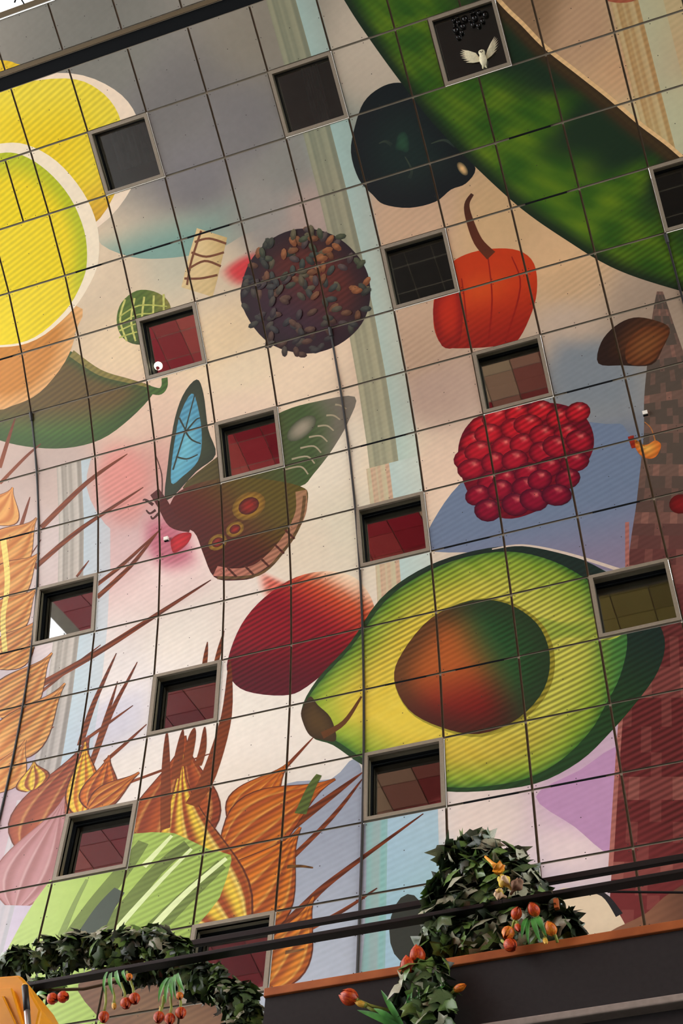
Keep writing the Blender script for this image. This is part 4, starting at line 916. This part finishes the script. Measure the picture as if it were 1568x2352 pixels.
# ------------------------------------------------------------------ small birds, flower, glass bauble, yellow housing
def bird(label, p, q, r, c1, c2):
    """p breast/head point, q tail point"""
    p = Vector(p); q = Vector(q); d = (q - p); L = d.length; e = empty('bird_figure', p); tag(e, label, 'bird figure', 'small birds perched in the ivy')
    mb = MB(); ks = [(-.18,.02),(-.14,.42),(0,.62),(.14,.62),(.3,.85),(.5,1.0),(.68,.8),(.85,.4),(1.0,.22),(1.35,.2),(1.4,.05)]
    mb.tube([d*k for k, _ in ks], [r*f for _, f in ks], 14); o = mb.obj('body', [c1], e, True)
    dn = d.normalized(); sd = dn.cross(Vector((0,-1,0))).normalized()
    mb = MB(); mb.tube([-d*.16, -d*.34], [r*.2, r*.02], 6); mb.obj('beak', M_black, o)
    mb = MB(); mb.ball(-d*.0 + Vector((0,-r*.58,0)) + sd*r*.1, r*.12, 8, 6); mb.obj('eye', M_black, o)
    mb = MB(); a = d*.25 + Vector((0,-r*.75,0)) - sd*r*.1; mb.tube([a, a + d*.25 + Vector((0,-r*.2,0)), a + d*.6, a + d*.85 + Vector((0,r*.3,0))], [r*.1, r*.45, r*.3, r*.04], 8); mb.obj('wing', c2, e, True)
    for s in (-.3, .3):
        mb = MB(); mb.tube([d*.55 - sd*0 + Vector((0,0,-r*.7)) + dn*r*s, d*.55 + Vector((0,0,-r*1.5)) + dn*r*s], r*.07, 5); mb.obj('leg', M_black, e)
    return e
MY = mat('yellow_cream_plumage', (226, 190, 120), .8, 0, .1, 40, col2=(238, 206, 60)); MC = mat('cream_plumage', (230, 196, 160), .8, 0, .15, 40); MBR = mat('brown_plumage', (136, 100, 78), .8, 0, .25, 60)
bird('yellow-headed cream bird figure perched in the ivy bush', (12.845,-12.767,5.420), (12.875,-12.747,5.381), .032, MY, MC)
bird('brown bird figure with long tail beside the yellow-headed one', (12.932,-12.767,5.387), (12.893,-12.747,5.354), .03, MBR, MBR)
bird('cream and ochre bird figure lowest of the three in the ivy', (12.819,-12.767,5.346), (12.849,-12.747,5.336), .028, MC, MY)
fb = empty('trumpet_flower', (12.836,-12.747,5.481)); tag(fb, 'orange trumpet flower near the top of the ivy bush', 'flower'); M_of = mat('orange_flower', (240, 160, 40), .5)
b0 = Vector((12.768,-12.717,5.588)) - fb.location; mb = MB(); mb.tube([b0, b0*.5, b0*.2, Vector((0,0,0))], [.006,.008,.014,.03], 8); mb.obj('tube', M_of, fb, True)
for k in range(5):
    a = k*1.2566; mb = MB(); v = Vector((math.cos(a)*.035, -.02, math.sin(a)*.035)); w_ = Vector((-math.sin(a)*.014, 0, math.cos(a)*.014))
    mb.add([(0,0,0), tuple(v*.6+w_), tuple(v), tuple(v*.6-w_)], [(0,1,2,3)]); mb.obj('petal', M_of, fb)
gb = empty('glass_bauble', (13.066,-12.677,5.284)); tag(gb, 'clear glass bauble hanging under the handrail beside the ivy bush', 'bauble')
M_gl = bpy.data.materials.new('clear_glass'); M_gl.use_nodes = True; pb = M_gl.node_tree.nodes['Principled BSDF']; pb.inputs['Transmission Weight'].default_value = 1; pb.inputs['Roughness'].default_value = .02; pb.inputs['Base Color'].default_value = (.93, .88, .78, 1); pb.inputs['IOR'].default_value = 1.12
mb = MB(); mb.ball((0,0,0), .041, 20, 14); mb.obj('globe', M_gl, gb, True); mb = MB(); mb.box((-.009,-.009,-.008),(.009,.009,.032)); mb.obj('tealight', mat('amber_wax', (196, 104, 52), .5), gb)
mb = MB(); mb.tube([(0,0,.04),(0,.0,.06)], .006, 6); mb.obj('hook', M_black, gb)
yh = empty('yellow_housing', (10.741,-13.097,4.713)); tag(yh, 'yellow plastic housing with stepped ridges at the lower left corner', 'housing')
M_yel = mat('yellow_plastic', (236, 156, 20), .4, 0, .06, 10); M_yed = mat('ochre_ridge', (150, 84, 14), .5)
def prism(name, P, dy0, dy1, m_, parent, bev=.006):
    l = Vector(parent.location); n = len(P); vs = [Vector(p) - l + Vector((0, dy0, 0)) for p in P] + [Vector(p) - l + Vector((0, dy1, 0)) for p in P]
    mb = MB(); mb.add(vs, [tuple(range(n - 1, -1, -1)), tuple(range(n, 2*n))] + [(k, (k+1) % n, (k+1) % n + n, k + n) for k in range(n)])
    o = mb.obj(name, m_, parent); bm = o.modifiers.new('b', 'BEVEL'); bm.width = bev; bm.segments = 2; return o
ysh = prism('shell', [(10.453,-13.097,5.129),(10.691,-13.097,5.105),(10.726,-13.097,5.072),(10.849,-13.097,4.905),(10.854,-13.097,4.696),(10.577,-13.097,4.698)], 0, .3, M_yel, yh, .012)
prism('step', [(10.476,-13.097,5.050),(10.686,-13.097,5.025),(10.807,-13.097,4.800),(10.571,-13.097,4.719)], -.025, .01, M_yel, yh)
prism('step', [(10.490,-13.097,4.999),(10.668,-13.097,4.976),(10.785,-13.097,4.803),(10.565,-13.097,4.740)], -.045, -.02, M_yel, yh)
for q in ([(10.491,-13.097,4.997),(10.668,-13.097,4.976),(10.785,-13.097,4.803)], [(10.509,-13.097,4.936),(10.661,-13.097,4.922),(10.746,-13.097,4.810)]):
    mb = MB(); mb.tube([Vector(p) - yh.location + Vector((0, -.03, 0)) for p in q], .004, 6); mb.obj('ridge', M_yed, yh, True)
mb = MB(); mb.tube([Vector((.0, .15, .1)), Vector((.0, .15, -float(yh.location.z)))], .03, 10); mb.obj('mast', M_rail, yh, True)
rd = empty('telescopic_rod', (10.918,-13.197,4.629)); tag(rd, 'black and silver rod standing in front of the yellow housing', 'rod')
q = [Vector(p) - rd.location for p in [(10.808,-13.197,4.961),(10.850,-13.197,4.836),(10.918,-13.197,4.629)]]
mb = MB(); mb.tube([q[0], q[1]], .0145, 12); mb.obj('grip', M_rail, rd, True)
mb = MB(); mb.tube([q[1], q[2], Vector((q[2].x, q[2].y, -float(rd.location.z)))], .0135, 12); mb.obj('shaft', mat('brushed_silver', (190, 186, 182), .3, .9), rd, True)
mb = MB(); mb.tube([q[0] + (q[0]-q[1]).normalized()*.012, q[0]], [.009, .0145], 12); mb.obj('cap', mat('amber_cap', (246, 176, 30), .4), rd, True)

print('panels', len(panels), 'prims', len(PRIMS), 'polys', sum(len(v) for v in ink.values()))
